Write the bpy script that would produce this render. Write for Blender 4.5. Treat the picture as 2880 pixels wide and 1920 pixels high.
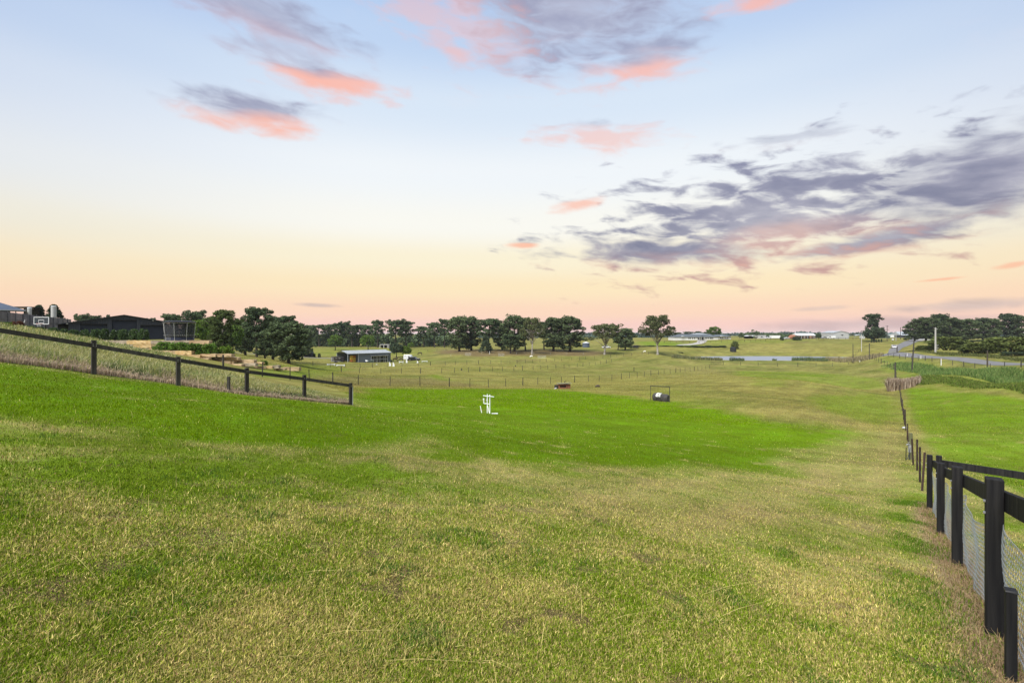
import bpy, math, random
import numpy as np
from mathutils import Vector, Matrix

# ------------------------------------------------------------------ reset
for o in list(bpy.data.objects):
    bpy.data.objects.remove(o, do_unlink=True)
scene = bpy.context.scene
COL = scene.collection
R = math.radians
F, CX, HZ = 1360.0, 1440.0, 938.0          # survey constants: lens in photo pixels, centre column, level line
EXPOSURE = 0.75

# ------------------------------------------------------------------ camera
cam = bpy.data.cameras.new('camera')
cam.sensor_width = 36.0
cam.lens = 36.0 * F / 2880.0
cam.shift_y = -(960.0 - HZ) / 2880.0
cam.clip_start = 0.05
cam.clip_end = 9000.0
camo = bpy.data.objects.new('camera', cam)
COL.objects.link(camo)
camo.location = (0, 0, 0)
camo.rotation_euler = (R(90), 0, 0)
scene.camera = camo

# ------------------------------------------------------------------ exposure
vs = scene.view_settings
vs.view_transform = 'Standard'
vs.look = 'None'
vs.gamma = 1.0
vs.use_curve_mapping = False
vs.exposure = EXPOSURE

def lin(c):
    return tuple(((x / 255.0) / 12.92 if x <= 10.3 else (((x / 255.0) + 0.055) / 1.055) ** 2.4) for x in c)

# ------------------------------------------------------------------ sky (world)
SUN_AZ, SUN_EL = R(-142), R(50)
world = bpy.data.worlds.new('World')
scene.world = world
world.use_nodes = True

def build_world():
    nt = world.node_tree
    nt.nodes.clear()
    N, L = nt.nodes.new, nt.links.new
    def mth(op, a, b=None, c=None, clamp=False):
        n = N('ShaderNodeMath'); n.operation = op; n.use_clamp = clamp
        for i, v in enumerate((a, b, c)):
            if v is None: continue
            if isinstance(v, (int, float)): n.inputs[i].default_value = v
            else: L(v, n.inputs[i])
        return n.outputs[0]
    def mixc(f, a, b):
        n = N('ShaderNodeMix'); n.data_type = 'RGBA'
        for s, v in ((n.inputs[0], f), (n.inputs[6], a), (n.inputs[7], b)):
            if isinstance(v, (int, float)): s.default_value = v
            elif isinstance(v, tuple): s.default_value = (*v, 1)
            else: L(v, s)
        return n.outputs[2]
    def sstep(x, lo, hi):
        n = N('ShaderNodeMapRange'); n.interpolation_type = 'SMOOTHSTEP'; n.clamp = True
        L(x, n.inputs[0]); n.inputs[1].default_value = lo; n.inputs[2].default_value = hi
        return n.outputs[0]
    tc = N('ShaderNodeTexCoord')
    sp = N('ShaderNodeSeparateXYZ'); L(tc.outputs['Generated'], sp.inputs[0])
    x, y, z = sp.outputs
    el = mth('MULTIPLY', mth('ARCSINE', z), 57.29578)
    az = mth('MULTIPLY', mth('ARCTAN2', x, y), 57.29578)
    fac = mth('SQRT', mth('DIVIDE', mth('MAXIMUM', el, 0.0), 90.0))
    def ramp(stops):
        n = N('ShaderNodeValToRGB'); L(fac, n.inputs[0])
        cr = n.color_ramp
        cr.interpolation = 'EASE'
        while len(cr.elements) > 1: cr.elements.remove(cr.elements[-1])
        for i, (e, c) in enumerate(stops):
            p = math.sqrt(e / 90.0)
            k = cr.elements[0] if i == 0 else cr.elements.new(p)
            k.position = p; k.color = (*lin(c), 1)
        return n.outputs[0]
    toward = ramp([(0, (248, 208, 202)), (1.0, (252, 210, 198)), (2.6, (255, 219, 192)), (5.4, (255, 234, 194)), (8.6, (253, 243, 214)),
                   (12.5, (252, 251, 243)), (18, (243, 248, 252)), (25, (219, 233, 249)), (31, (192, 214, 244)),
                   (36, (176, 203, 241)), (60, (140, 176, 228)), (90, (120, 160, 218))])
    away = ramp([(0, (236, 204, 200)), (1.5, (250, 210, 192)), (3.5, (253, 220, 188)), (6.5, (248, 230, 198)), (10, (237, 233, 220)),
                 (14.5, (226, 231, 237)), (21, (205, 218, 239)), (26, (182, 203, 236)), (32, (170, 192, 236)),
                 (60, (134, 168, 222)), (90, (118, 156, 214))])
    da = mth('ABSOLUTE', mth('SUBTRACT', az, 2.0))
    w = sstep(da, 16.0, 64.0)
    sky = mixc(w, toward, away)
    # --- clouds: soft banks at fixed bearings broken up by noise
    v1 = N('ShaderNodeCombineXYZ')
    L(mth('MULTIPLY', az, 0.105), v1.inputs[0]); L(mth('ADD', mth('MULTIPLY', el, 0.34), mth('MULTIPLY', az, 0.03)), v1.inputs[1])
    n1 = N('ShaderNodeTexNoise'); n1.inputs['Scale'].default_value = 2.1; n1.inputs['Detail'].default_value = 6
    n1.inputs['Roughness'].default_value = 0.54; n1.inputs['Distortion'].default_value = 0.35
    L(v1.outputs[0], n1.inputs['Vector'])
    n2 = N('ShaderNodeTexNoise'); n2.inputs['Scale'].default_value = 0.8; n2.inputs['Detail'].default_value = 4
    L(v1.outputs[0], n2.inputs['Vector'])
    nz = mth('SUBTRACT', n1.outputs[0], 0.5)
    nz2 = mth('SUBTRACT', n2.outputs[0], 0.5)
    clouds = [  # px, py, half length, half thickness, slope(deg down to the right), amplitude of break-up, opacity, pink low edge, pink offset
        (745, 40, 330, 92, 8, 0.9, 0.85, 0.3, -0.3),
        (815, 140, 190, 110, 8, 1.2, 0.55, 0.25, -0.2),
        (925, 232, 250, 56, 1, 0.9, 0.9, 1.0, 0.35),
        (715, 318, 265, 66, -2, 0.8, 0.95, 1.0, -0.18),
        (1590, 10, 500, 245, 4, 0.85, 0.95, 0.95, -0.72),
        (1260, 40, 280, 120, 14, 1.6, 0.4, 1.0, 0.9),
        (1815, 158, 180, 92, 4, 0.9, 0.85, 1.0, -0.3),
        (2150, 0, 190, 34, 3, 0.9, 0.8, 1.0, 0.9),
        (1290, 152, 75, 28, 5, 0.8, 0.6, 1.0, 0.9),
        (1690, 385, 225, 50, 5, 1.3, 0.5, 1.0, 0.5),
        (2800, 490, 600, 180, -6, 0.7, 1.0, 0.10, -0.7),
        (2150, 605, 640, 175, -4, 2.0, 0.95, 0.45, -0.5),
        (1890, 705, 480, 68, 2, 1.2, 0.95, 0.7, -0.6),
        (2480, 672, 450, 50, -7, 1.3, 0.95, 0.55, -0.5),
        (1620, 578, 95, 24, -8, 0.9, 0.7, 1.0, 0.6),
        (1475, 690, 62, 12, 0, 0.7, 0.8, 1.0, 0.6),
        (2225, 392, 220, 26, 3, 1.8, 0.4, 0.2, -0.3),
        (2300, 868, 130, 10, -3, 0.9, 0.3, 0.0, -1),
        (2740, 858, 330, 24, -2, 0.8, 0.42, 0.0, -1),
        (2450, 912, 420, 30, -1, 0.5, 0.4, 0.0, -1),
        (890, 858, 80, 8, 2, 0.6, 0.42, 0.0, -1),
        (2650, 785, 90, 6, -3, 0.8, 0.7, 1.0, 0.8),
        (2850, 745, 70, 12, -8, 0.8, 0.7, 1.0, 0.8),
    ]
    cov = None; pink = None
    for px, py, hl, ht, sl, amp, op, pk, po in clouds:
        X, Z = (px - CX) / F, (HZ - py) / F
        a0 = math.degrees(math.atan2(X, 1.0)); e0 = math.degrees(math.atan2(Z, math.hypot(X, 1)))
        ra = math.degrees(hl / F) * math.cos(R(a0)) ** 1.6; rb = math.degrees(ht / F) * math.cos(R(e0))* math.cos(R(a0))
        s = -R(sl)
        dx = mth('SUBTRACT', az, a0); dy = mth('SUBTRACT', el, e0)
        u = mth('ADD', mth('MULTIPLY', dx, math.cos(s) / ra), mth('MULTIPLY', dy, math.sin(s) / ra))
        v = mth('ADD', mth('MULTIPLY', dx, -math.sin(s) / rb), mth('MULTIPLY', dy, math.cos(s) / rb))
        d = mth('SQRT', mth('ADD', mth('MULTIPLY', u, u), mth('MULTIPLY', v, v)))
        m = mth('ADD', mth('SUBTRACT', 1.0, d), mth('MULTIPLY', nz, amp * 1.9))
        den = mth('MULTIPLY', mth('MULTIPLY', sstep(m, 0.0, 0.84), op), mth('ADD', 1.0, mth('MULTIPLY', nz2, 0.5)), clamp=True)
        p = mth('MULTIPLY', mth('MULTIPLY', den, pk), sstep(mth('ADD', v, mth('MULTIPLY', nz2, 1.4)), po + 0.35, po - 0.25))
        cov = den if cov is None else mth('MAXIMUM', cov, den)
        pink = p if pink is None else mth('MAXIMUM', pink, p)
    # thin generic wisps all round the dome
    wisp = mth('MULTIPLY', sstep(mth('ADD', nz2, mth('MULTIPLY', nz, 0.4)), 0.10, 0.42), 0.25)
    sky = mixc(mth('MULTIPLY', wisp, sstep(el, 8.0, 20.0)), sky, lin((246, 226, 228)))
    lowness = sstep(el, 30.0, 6.0)
    body = sstep(mth('ADD', nz, mth('MULTIPLY', nz2, 0.6)), -0.22, 0.3)
    grey = mixc(lowness, mixc(body, lin((186, 190, 212)), lin((158, 162, 190))), mixc(body, lin((176, 174, 188)), lin((128, 130, 152))))
    pr = mth('DIVIDE', pink, mth('MAXIMUM', cov, 0.02), clamp=True)
    pinkc = mixc(lowness, lin((255, 188, 172)), lin((255, 184, 152)))
    cc = mixc(pr, grey, pinkc)
    sky = mixc(cov, sky, cc)
    ground = mixc(sstep(el, -0.6, -3.0), sky, (0.10, 0.12, 0.06))
    nish = N('ShaderNodeTexSky'); nish.sky_type = 'NISHITA'; nish.sun_disc = False
    nish.sun_elevation = SUN_EL; nish.sun_rotation = SUN_AZ
    nm = N('ShaderNodeVectorMath'); nm.operation = 'SCALE'; L(nish.outputs[0], nm.inputs[0]); nm.inputs['Scale'].default_value = 0.10
    fin = mixc(0.02, ground, nm.outputs[0])
    bg = N('ShaderNodeBackground'); L(fin, bg.inputs[0]); bg.inputs[1].default_value = 1.0 / (2 ** EXPOSURE)
    out = N('ShaderNodeOutputWorld'); L(bg.outputs[0], out.inputs[0])
build_world()

# ------------------------------------------------------------------ sun: broad soft dusk light
sl = bpy.data.lights.new('sun', 'SUN')
sl.energy = 4.0
sl.angle = R(36)
sl.color = (1.0, 0.965, 0.91)
so = bpy.data.objects.new('sun', sl)
COL.objects.link(so)
dirv = Vector((math.sin(SUN_AZ) * math.cos(SUN_EL), math.cos(SUN_AZ) * math.cos(SUN_EL), math.sin(SUN_EL)))
so.rotation_euler = (-dirv).to_track_quat('-Z', 'Y').to_euler()
so.location = (0, 0, 60)

# ------------------------------------------------------------------ helpers
rng = np.random.default_rng(7)
random.seed(7)

def tag(o, label=None, cat=None, group=None, kind=None):
    if label: o['label'] = label
    if cat: o['category'] = cat
    if group: o['group'] = group
    if kind: o['kind'] = kind
    return o

def thing(name, label, cat, loc=(0, 0, 0), rz=0.0, group=None):
    o = bpy.data.objects.new(name, None)
    o.empty_display_size = 0.3
    COL.objects.link(o)
    o.location = loc; o.rotation_euler = (0, 0, rz)
    return tag(o, label, cat, group)

def link(name, mesh, parent=None, loc=None, rot=None, scale=None):
    o = bpy.data.objects.new(name, mesh)
    COL.objects.link(o)
    if parent: o.parent = parent
    if loc is not None: o.location = loc
    if rot is not None: o.rotation_euler = rot
    if scale is not None: o.scale = scale
    return o

def copy_tree(o, parent=None):
    c = o.copy(); COL.objects.link(c); c.parent = parent
    for ch in list(o.children): copy_tree(ch, c)
    return c

def np_mesh(name, verts, faces, mat, col=None, smooth=False):
    me = bpy.data.meshes.new(name)
    verts = np.ascontiguousarray(verts, dtype=np.float32); faces = np.ascontiguousarray(faces, dtype=np.int32)
    n, k = faces.shape
    me.vertices.add(len(verts)); me.vertices.foreach_set('co', verts.ravel())
    me.loops.add(n * k); me.loops.foreach_set('vertex_index', faces.ravel())
    me.polygons.add(n); me.polygons.foreach_set('loop_start', np.arange(0, n * k, k, dtype=np.int32))
    me.polygons.foreach_set('loop_total', np.full(n, k, dtype=np.int32))
    if smooth: me.polygons.foreach_set('use_smooth', np.ones(n, dtype=bool))
    if col is not None:
        a = me.attributes.new('Col', 'FLOAT_COLOR', 'POINT')
        c4 = np.ones((len(verts), 4), dtype=np.float32); c4[:, :3] = col
        a.data.foreach_set('color', c4.ravel())
    me.materials.append(mat)
    me.update(calc_edges=True)
    return me

class MB:
    def __init__(s): s.v = []; s.f = []
    def add(s, vs, fs):
        b = len(s.v); s.v += [tuple(p) for p in vs]; s.f += [tuple(i + b for i in q) for q in fs]; return s
    def box(s, c, d, rz=0.0):
        hx, hy, hz = d[0] / 2, d[1] / 2, d[2] / 2
        cr, sr = math.cos(rz), math.sin(rz)
        vs = []
        for dz in (-hz, hz):
            for dx, dy in ((-hx, -hy), (hx, -hy), (hx, hy), (-hx, hy)):
                vs.append((c[0] + dx * cr - dy * sr, c[1] + dx * sr + dy * cr, c[2] + dz))
        return s.add(vs, [(3, 2, 1, 0), (4, 5, 6, 7), (0, 1, 5, 4), (1, 2, 6, 5), (2, 3, 7, 6), (3, 0, 4, 7)])
    def beam(s, p0, p1, w, h, up=(0, 0, 1)):
        p0, p1 = Vector(p0), Vector(p1); d = (p1 - p0)
        if d.length < 1e-6: return s
        d.normalize(); up = Vector(up)
        if abs(d.dot(up)) > 0.98: up = Vector((0, 1, 0))
        sx = d.cross(up).normalized() * (w / 2); sy = sx.cross(d).normalized() * (h / 2)
        vs = [p + a * sx + b * sy for p in (p0, p1) for a, b in ((-1, -1), (1, -1), (1, 1), (-1, 1))]
        return s.add(vs, [(0, 1, 2, 3), (7, 6, 5, 4), (1, 0, 4, 5), (2, 1, 5, 6), (3, 2, 6, 7), (0, 3, 7, 4)])
    def tube(s, pts, radii, n=8, cap=True):
        pts = [Vector(p) for p in pts]
        if isinstance(radii, (int, float)): radii = [radii] * len(pts)
        b = len(s.v)
        for i, p in enumerate(pts):
            d = (pts[min(i + 1, len(pts) - 1)] - pts[max(i - 1, 0)])
            d = d.normalized() if d.length > 1e-7 else Vector((0, 0, 1))
            a = Vector((1, 0, 0)) if abs(d.x) < 0.9 else Vector((0, 1, 0))
            u = d.cross(a).normalized(); w = d.cross(u)
            for k in range(n):
                t = 2 * math.pi * k / n
                s.v.append(tuple(p + (u * math.cos(t) + w * math.sin(t)) * radii[i]))
        for i in range(len(pts) - 1):
            for k in range(n):
                k2 = (k + 1) % n
                s.f.append((b + i * n + k, b + i * n + k2, b + (i + 1) * n + k2, b + (i + 1) * n + k))
        if cap:
            s.f.append(tuple(b + k for k in reversed(range(n))))
            s.f.append(tuple(b + (len(pts) - 1) * n + k for k in range(n)))
        return s
    def prism(s, prof, y0, y1):
        """profile of (x,z) extruded along y"""
        n = len(prof)
        vs = [(x, y0, z) for x, z in prof] + [(x, y1, z) for x, z in prof]
        fs = [tuple(range(n)), tuple(reversed(range(n, 2 * n)))]
        for k in range(n): fs.append((k, n + k, n + (k + 1) % n, (k + 1) % n))
        return s.add(vs, fs)
    def mesh(s, mat, smooth=False):
        me = bpy.data.meshes.new('mesh')
        me.from_pydata(s.v, [], s.f); me.materials.append(mat)
        if smooth:
            for p in me.polygons: p.use_smooth = True
        me.update()
        return me
    def build(s, name, mat, parent=None, loc=None, rot=None, smooth=False, bevel=0.0):
        o = link(name, s.mesh(mat, smooth), parent, loc, rot)
        if bevel:
            m = o.modifiers.new('bevel', 'BEVEL'); m.width = bevel; m.segments = 2; m.limit_method = 'ANGLE'
        return o

def vnoise(x, y, seed=0.0):
    x = np.asarray(x, float); y = np.asarray(y, float)
    ix = np.floor(x); iy = np.floor(y); fx = x - ix; fy = y - iy
    fx = fx * fx * (3 - 2 * fx); fy = fy * fy * (3 - 2 * fy)
    def h(a, b):
        t = np.sin(a * 127.1 + b * 311.7 + seed * 74.7) * 43758.5453
        return t - np.floor(t)
    return (h(ix, iy) * (1 - fx) + h(ix + 1, iy) * fx) * (1 - fy) + (h(ix, iy + 1) * (1 - fx) + h(ix + 1, iy + 1) * fx) * fy

def fbm(x, y, s, seed=0.0, oct=3):
    t = 0; a = 0.5; tot = 0
    for o in range(oct):
        t = t + a * vnoise(x / s, y / s, seed + o * 3.3); tot += a; s *= 0.5; a *= 0.55
    return t / tot

def sst(x, lo, hi):
    t = np.clip((x - lo) / (hi - lo), 0, 1); return t * t * (3 - 2 * t)

# ------------------------------------------------------------------ materials
def material(name, color, rough=0.7, var=0.15, scale=3.0, metallic=0.0, bump=0.0, spec=0.3, detail=4, color2=None, stretch=(1, 1, 1)):
    m = bpy.data.materials.new(name); m.use_nodes = True
    nt = m.node_tree; N, L = nt.nodes.new, nt.links.new
    b = nt.nodes['Principled BSDF']
    b.inputs['Roughness'].default_value = rough; b.inputs['Metallic'].default_value = metallic
    b.inputs['Specular IOR Level'].default_value = spec
    tc = N('ShaderNodeTexCoord'); mp = N('ShaderNodeMapping'); mp.inputs['Scale'].default_value = stretch
    L(tc.outputs['Object'], mp.inputs[0])
    nz = N('ShaderNodeTexNoise'); nz.inputs['Scale'].default_value = scale; nz.inputs['Detail'].default_value = detail
    L(mp.outputs[0], nz.inputs['Vector'])
    mr = N('ShaderNodeMapRange'); mr.inputs[1].default_value = 0.3; mr.inputs[2].default_value = 0.7
    L(nz.outputs[0], mr.inputs[0])
    mx = N('ShaderNodeMix'); mx.data_type = 'RGBA'
    L(mr.outputs[0], mx.inputs[0])
    c2 = color2 if color2 else tuple(min(1, c * (1 + var)) for c in color)
    c1 = color if color2 else tuple(c * (1 - var) for c in color)
    mx.inputs[6].default_value = (*c1, 1); mx.inputs[7].default_value = (*c2, 1)
    oi = N('ShaderNodeObjectInfo'); hv = N('ShaderNodeHueSaturation')
    mv = N('ShaderNodeMapRange'); mv.inputs[3].default_value = 1 - var * 0.8; mv.inputs[4].default_value = 1 + var * 0.8
    L(oi.outputs['Random'], mv.inputs[0]); L(mv.outputs[0], hv.inputs['Value']); L(mx.outputs[2], hv.inputs['Color'])
    L(hv.outputs[0], b.inputs['Base Color'])
    if bump:
        bp = N('ShaderNodeBump'); bp.inputs['Strength'].default_value = bump; bp.inputs['Distance'].default_value = 0.03
        L(nz.outputs[0], bp.inputs['Height']); L(bp.outputs[0], b.inputs['Normal'])
    return m

def leaf_material(name, color, var=0.6, trans=0.25, rough=0.65):
    m = bpy.data.materials.new(name); m.use_nodes = True
    nt = m.node_tree; N, L = nt.nodes.new, nt.links.new
    nt.nodes.clear()
    geo = N('ShaderNodeNewGeometry'); oi = N('ShaderNodeObjectInfo')
    tc = N('ShaderNodeTexCoord'); nz = N('ShaderNodeTexNoise'); nz.inputs['Scale'].default_value = 0.45; nz.inputs['Detail'].default_value = 3
    L(tc.outputs['Object'], nz.inputs['Vector'])
    ad = N('ShaderNodeMath'); ad.operation = 'MULTIPLY_ADD'; L(geo.outputs['Random Per Island'], ad.inputs[0]); ad.inputs[1].default_value = 0.5
    L(nz.outputs[0], ad.inputs[2])
    cr = N('ShaderNodeValToRGB'); L(ad.outputs[0], cr.inputs[0])
    e = cr.color_ramp.elements
    e[0].position = 0.3; e[0].color = (*[c * (1 - var) for c in color], 1)
    e[1].position = 1.05; e[1].color = (*[c * (1 + var) for c in color], 1)
    hv = N('ShaderNodeHueSaturation'); mv = N('ShaderNodeMapRange'); mv.inputs[3].default_value = 0.82; mv.inputs[4].default_value = 1.18
    L(oi.outputs['Random'], mv.inputs[0]); L(mv.outputs[0], hv.inputs['Value']); L(cr.outputs[0], hv.inputs['Color'])
    d = N('ShaderNodeBsdfDiffuse'); t = N('ShaderNodeBsdfTranslucent'); ms = N('ShaderNodeMixShader'); ms.inputs[0].default_value = trans
    L(hv.outputs[0], d.inputs[0]); L(hv.outputs[0], t.inputs[0]); L(d.outputs[0], ms.inputs[1]); L(t.outputs[0], ms.inputs[2])
    o = N('ShaderNodeOutputMaterial'); L(ms.outputs[0], o.inputs[0])
    return m

def blade_material(name, trans=0.3):
    m = bpy.data.materials.new(name); m.use_nodes = True
    nt = m.node_tree; N, L = nt.nodes.new, nt.links.new
    nt.nodes.clear()
    at = N('ShaderNodeAttribute'); at.attribute_name = 'Col'
    d = N('ShaderNodeBsdfDiffuse'); t = N('ShaderNodeBsdfTranslucent'); ms = N('ShaderNodeMixShader'); ms.inputs[0].default_value = trans
    L(at.outputs['Color'], d.inputs[0]); L(at.outputs['Color'], t.inputs[0]); L(d.outputs[0], ms.inputs[1]); L(t.outputs[0], ms.inputs[2])
    o = N('ShaderNodeOutputMaterial'); L(ms.outputs[0], o.inputs[0])
    return m

def glassy(name, color, rough=0.08, alpha=1.0):
    m = bpy.data.materials.new(name); m.use_nodes = True
    b = m.node_tree.nodes['Principled BSDF']
    b.inputs['Base Color'].default_value = (*color, 1); b.inputs['Roughness'].default_value = rough
    b.inputs['Specular IOR Level'].default_value = 0.6; b.inputs['Alpha'].default_value = alpha
    return m

M = {}
M['black_timber'] = material('black_timber', (0.006, 0.006, 0.007), 0.75, 0.35, 24, bump=0.7, stretch=(1, 1, 0.05), color2=(0.022, 0.021, 0.020), spec=0.15, detail=6)
M['dark_timber'] = material('weathered_dark_timber', (0.026, 0.023, 0.018), 0.8, 0.35, 9, bump=0.5, stretch=(1, 1, 0.25), color2=(0.06, 0.054, 0.043))
M['old_post'] = material('old_post', (0.07, 0.055, 0.035), 0.85, 0.4, 6, color2=(0.035, 0.03, 0.022))
M['green_post'] = material('treated_pine', (0.10, 0.11, 0.05), 0.85, 0.3, 6, color2=(0.15, 0.13, 0.07), stretch=(1, 1, .2))
M['picket'] = material('rusty_picket', (0.022, 0.013, 0.011), 0.75, 0.4, 10, color2=(0.05, 0.028, 0.022))
M['galv'] = material('galvanised_wire', (0.42, 0.45, 0.46), 0.4, 0.15, 4, metallic=0.6, spec=0.5)
M['wire'] = material('fence_wire', (0.18, 0.18, 0.17), 0.5, 0.2, 4, metallic=0.5)
M['white'] = material('white_paint', (0.62, 0.63, 0.62), 0.45, 0.05, 3)
M['pvc'] = material('white_pipe', (0.8, 0.81, 0.8), 0.35, 0.04, 5)
M['offwhite'] = material('offwhite', (0.42, 0.42, 0.40), 0.55, 0.1, 3)
M['bolt'] = material('bolt_steel', (0.5, 0.5, 0.5), 0.35, 0.1, 5, metallic=0.8)
M['cladding'] = material('charcoal_cladding', (0.040, 0.045, 0.055), 0.6, 0.12, 0.6, spec=0.15)
M['cladding_door'] = material('charcoal_door', (0.020, 0.024, 0.032), 0.6, 0.1, 0.8, spec=0.15)
M['cladding_dark'] = material('charcoal_shade', (0.010, 0.012, 0.015), 0.5, 0.1, 0.6)
M['grey_clad'] = material('grey_cladding', (0.115, 0.135, 0.145), 0.5, 0.07, 0.4)
M['zinc'] = material('zinc_roof', (0.30, 0.32, 0.33), 0.75, 0.08, 0.5, spec=0.1)
M['bluegrey_roof'] = material('bluegrey_roof', (0.080, 0.098, 0.130), 0.85, 0.1, 0.5, spec=0.06)
M['slate_roof'] = material('slate_roof', (0.10, 0.115, 0.125), 0.8, 0.1, 0.5, spec=0.06)
M['paling'] = material('paling', (0.11, 0.10, 0.098), 0.85, 0.35, 3, color2=(0.20, 0.19, 0.188), stretch=(6, 6, .15))
M['stone'] = material('sandstone', (0.30, 0.20, 0.10), 0.9, 0.22, 1.6, bump=0.7, color2=(0.42, 0.31, 0.18), detail=8)
M['stone_grey'] = material('weathered_sandstone', (0.17, 0.135, 0.095), 0.9, 0.2, 1.9, bump=0.7, color2=(0.33, 0.27, 0.19), detail=8)
M['stone_gold'] = material('golden_sandstone', (0.40, 0.25, 0.09), 0.9, 0.15, 2.2, bump=0.7, color2=(0.48, 0.36, 0.19), detail=8)
M['glass'] = glassy('window_glass', (0.015, 0.018, 0.02), 0.06)
M['darkgap'] = material('dark_interior', (0.006, 0.006, 0.006), 0.9, 0.1, 2)  # near-black base holds the shade of interiors and openings
M['black'] = material('black_plastic', (0.012, 0.012, 0.013), 0.5, 0.2, 4)
M['tyre'] = material('tyre', (0.012, 0.012, 0.012), 0.8, 0.2, 8)
M['car_dark'] = material('dark_car_paint', (0.015, 0.017, 0.022), 0.2, 0.05, 2, spec=0.6)
M['car_white'] = material('white_car_paint', (0.58, 0.59, 0.59), 0.22, 0.03, 2, spec=0.6)
M['chrome'] = material('bright_metal', (0.6, 0.6, 0.6), 0.25, 0.05, 2, metallic=0.9)
M['red'] = material('red_plastic', (0.5, 0.05, 0.03), 0.4, 0.1, 2)
M['brick'] = material('red_weathered_timber', (0.22, 0.075, 0.04), 0.85, 0.3, 7, color2=(0.30, 0.15, 0.09))
M['grey_tin'] = material('old_tin', (0.30, 0.30, 0.29), 0.55, 0.2, 3, metallic=0.2)
M['concrete'] = material('concrete', (0.36, 0.35, 0.32), 0.85, 0.12, 2)
M['asphalt'] = material('asphalt', (0.15, 0.145, 0.14), 0.9, 0.14, 0.6, color2=(0.20, 0.195, 0.19), spec=0.1)
M['gravel'] = material('gravel', (0.26, 0.24, 0.215), 0.95, 0.15, 0.7, color2=(0.34, 0.32, 0.28))
M['bark'] = material('pine_bark', (0.045, 0.034, 0.027), 0.9, 0.3, 3, bump=0.4)
M['gum_bark'] = material('pale_gum_bark', (0.20, 0.18, 0.15), 0.85, 0.25, 1.4, color2=(0.42, 0.39, 0.34))
M['pine_leaf'] = leaf_material('pine_needles', (0.074, 0.106, 0.050), trans=0.15)
M['pine_leaf2'] = leaf_material('pine_needles_olive', (0.082, 0.110, 0.050), trans=0.15)
M['far_leaf'] = leaf_material('far_bush', (0.055, 0.080, 0.066), trans=0.1)
M['gum_leaf'] = leaf_material('gum_leaves', (0.085, 0.098, 0.042), trans=0.18)
M['round_leaf'] = leaf_material('garden_tree_leaves', (0.085, 0.135, 0.028), trans=0.25)
M['lime_leaf'] = leaf_material('lime_leaves', (0.10, 0.16, 0.024), trans=0.25)
M['hedge_leaf'] = leaf_material('hedge_leaves', (0.058, 0.092, 0.034), trans=0.2)
M['cover_leaf'] = leaf_material('groundcover_leaves', (0.085, 0.150, 0.026), trans=0.25)
M['acacia_leaf'] = leaf_material('olive_bush_leaves', (0.088, 0.108, 0.032), trans=0.2)
M['dark_leaf'] = leaf_material('dark_bush_leaves', (0.050, 0.070, 0.038), trans=0.1)
M['red_leaf'] = leaf_material('reddish_leaves', (0.12, 0.055, 0.035), trans=0.2)
M['leafy_leaf'] = leaf_material('broad_green_leaves', (0.080, 0.108, 0.036), trans=0.2)
M['blade'] = blade_material('grass_blade')
M['flower'] = material('white_petals', (0.8, 0.8, 0.76), 0.6, 0.05, 4)
M['tank'] = material('dark_tank', (0.022, 0.024, 0.026), 0.5, 0.15, 1)
M['yellow'] = material('yellow_load', (0.55, 0.32, 0.02), 0.6, 0.15, 2, color2=(0.6, 0.42, 0.05))
M['orange'] = material('orange_brown_load', (0.38, 0.13, 0.03), 0.7, 0.2, 3)
M['horse'] = material('dark_bay_coat', (0.025, 0.016, 0.012), 0.6, 0.3, 2)
M['horse_brown'] = material('brown_coat', (0.06, 0.03, 0.018), 0.6, 0.3, 2)
M['fleece'] = material('white_fleece', (0.72, 0.71, 0.66), 0.9, 0.1, 8)
M['rock'] = material('brown_rock', (0.07, 0.055, 0.04), 0.9, 0.3, 5, bump=0.6)
M['tarp'] = material('dark_tarp', (0.030, 0.028, 0.026), 0.75, 0.3, 3, bump=0.6, color2=(0.06, 0.055, 0.05))
M['cloth'] = material('mottled_white_cloth', (0.10, 0.10, 0.08), 0.8, 0.1, 5, color2=(0.70, 0.70, 0.66), detail=2)
M['bluecloth'] = material('blue_cover', (0.022, 0.028, 0.055), 0.6, 0.15, 3)
M['brown_wall'] = material('brown_wall', (0.16, 0.11, 0.08), 0.8, 0.2, 2)
M['green_shed'] = material('dull_green_steel', (0.09, 0.12, 0.10), 0.55, 0.1, 1)
M['hose'] = material('hose', (0.03, 0.035, 0.04), 0.5, 0.1, 4)

# ------------------------------------------------------------------ terrain height
def P(px, py, Y): return ((px - CX) / F * Y, Y, -(py - HZ) / F * Y)
def plane(X, Y): return -1.324 - 0.128 * Y - 0.136 * X

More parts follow.
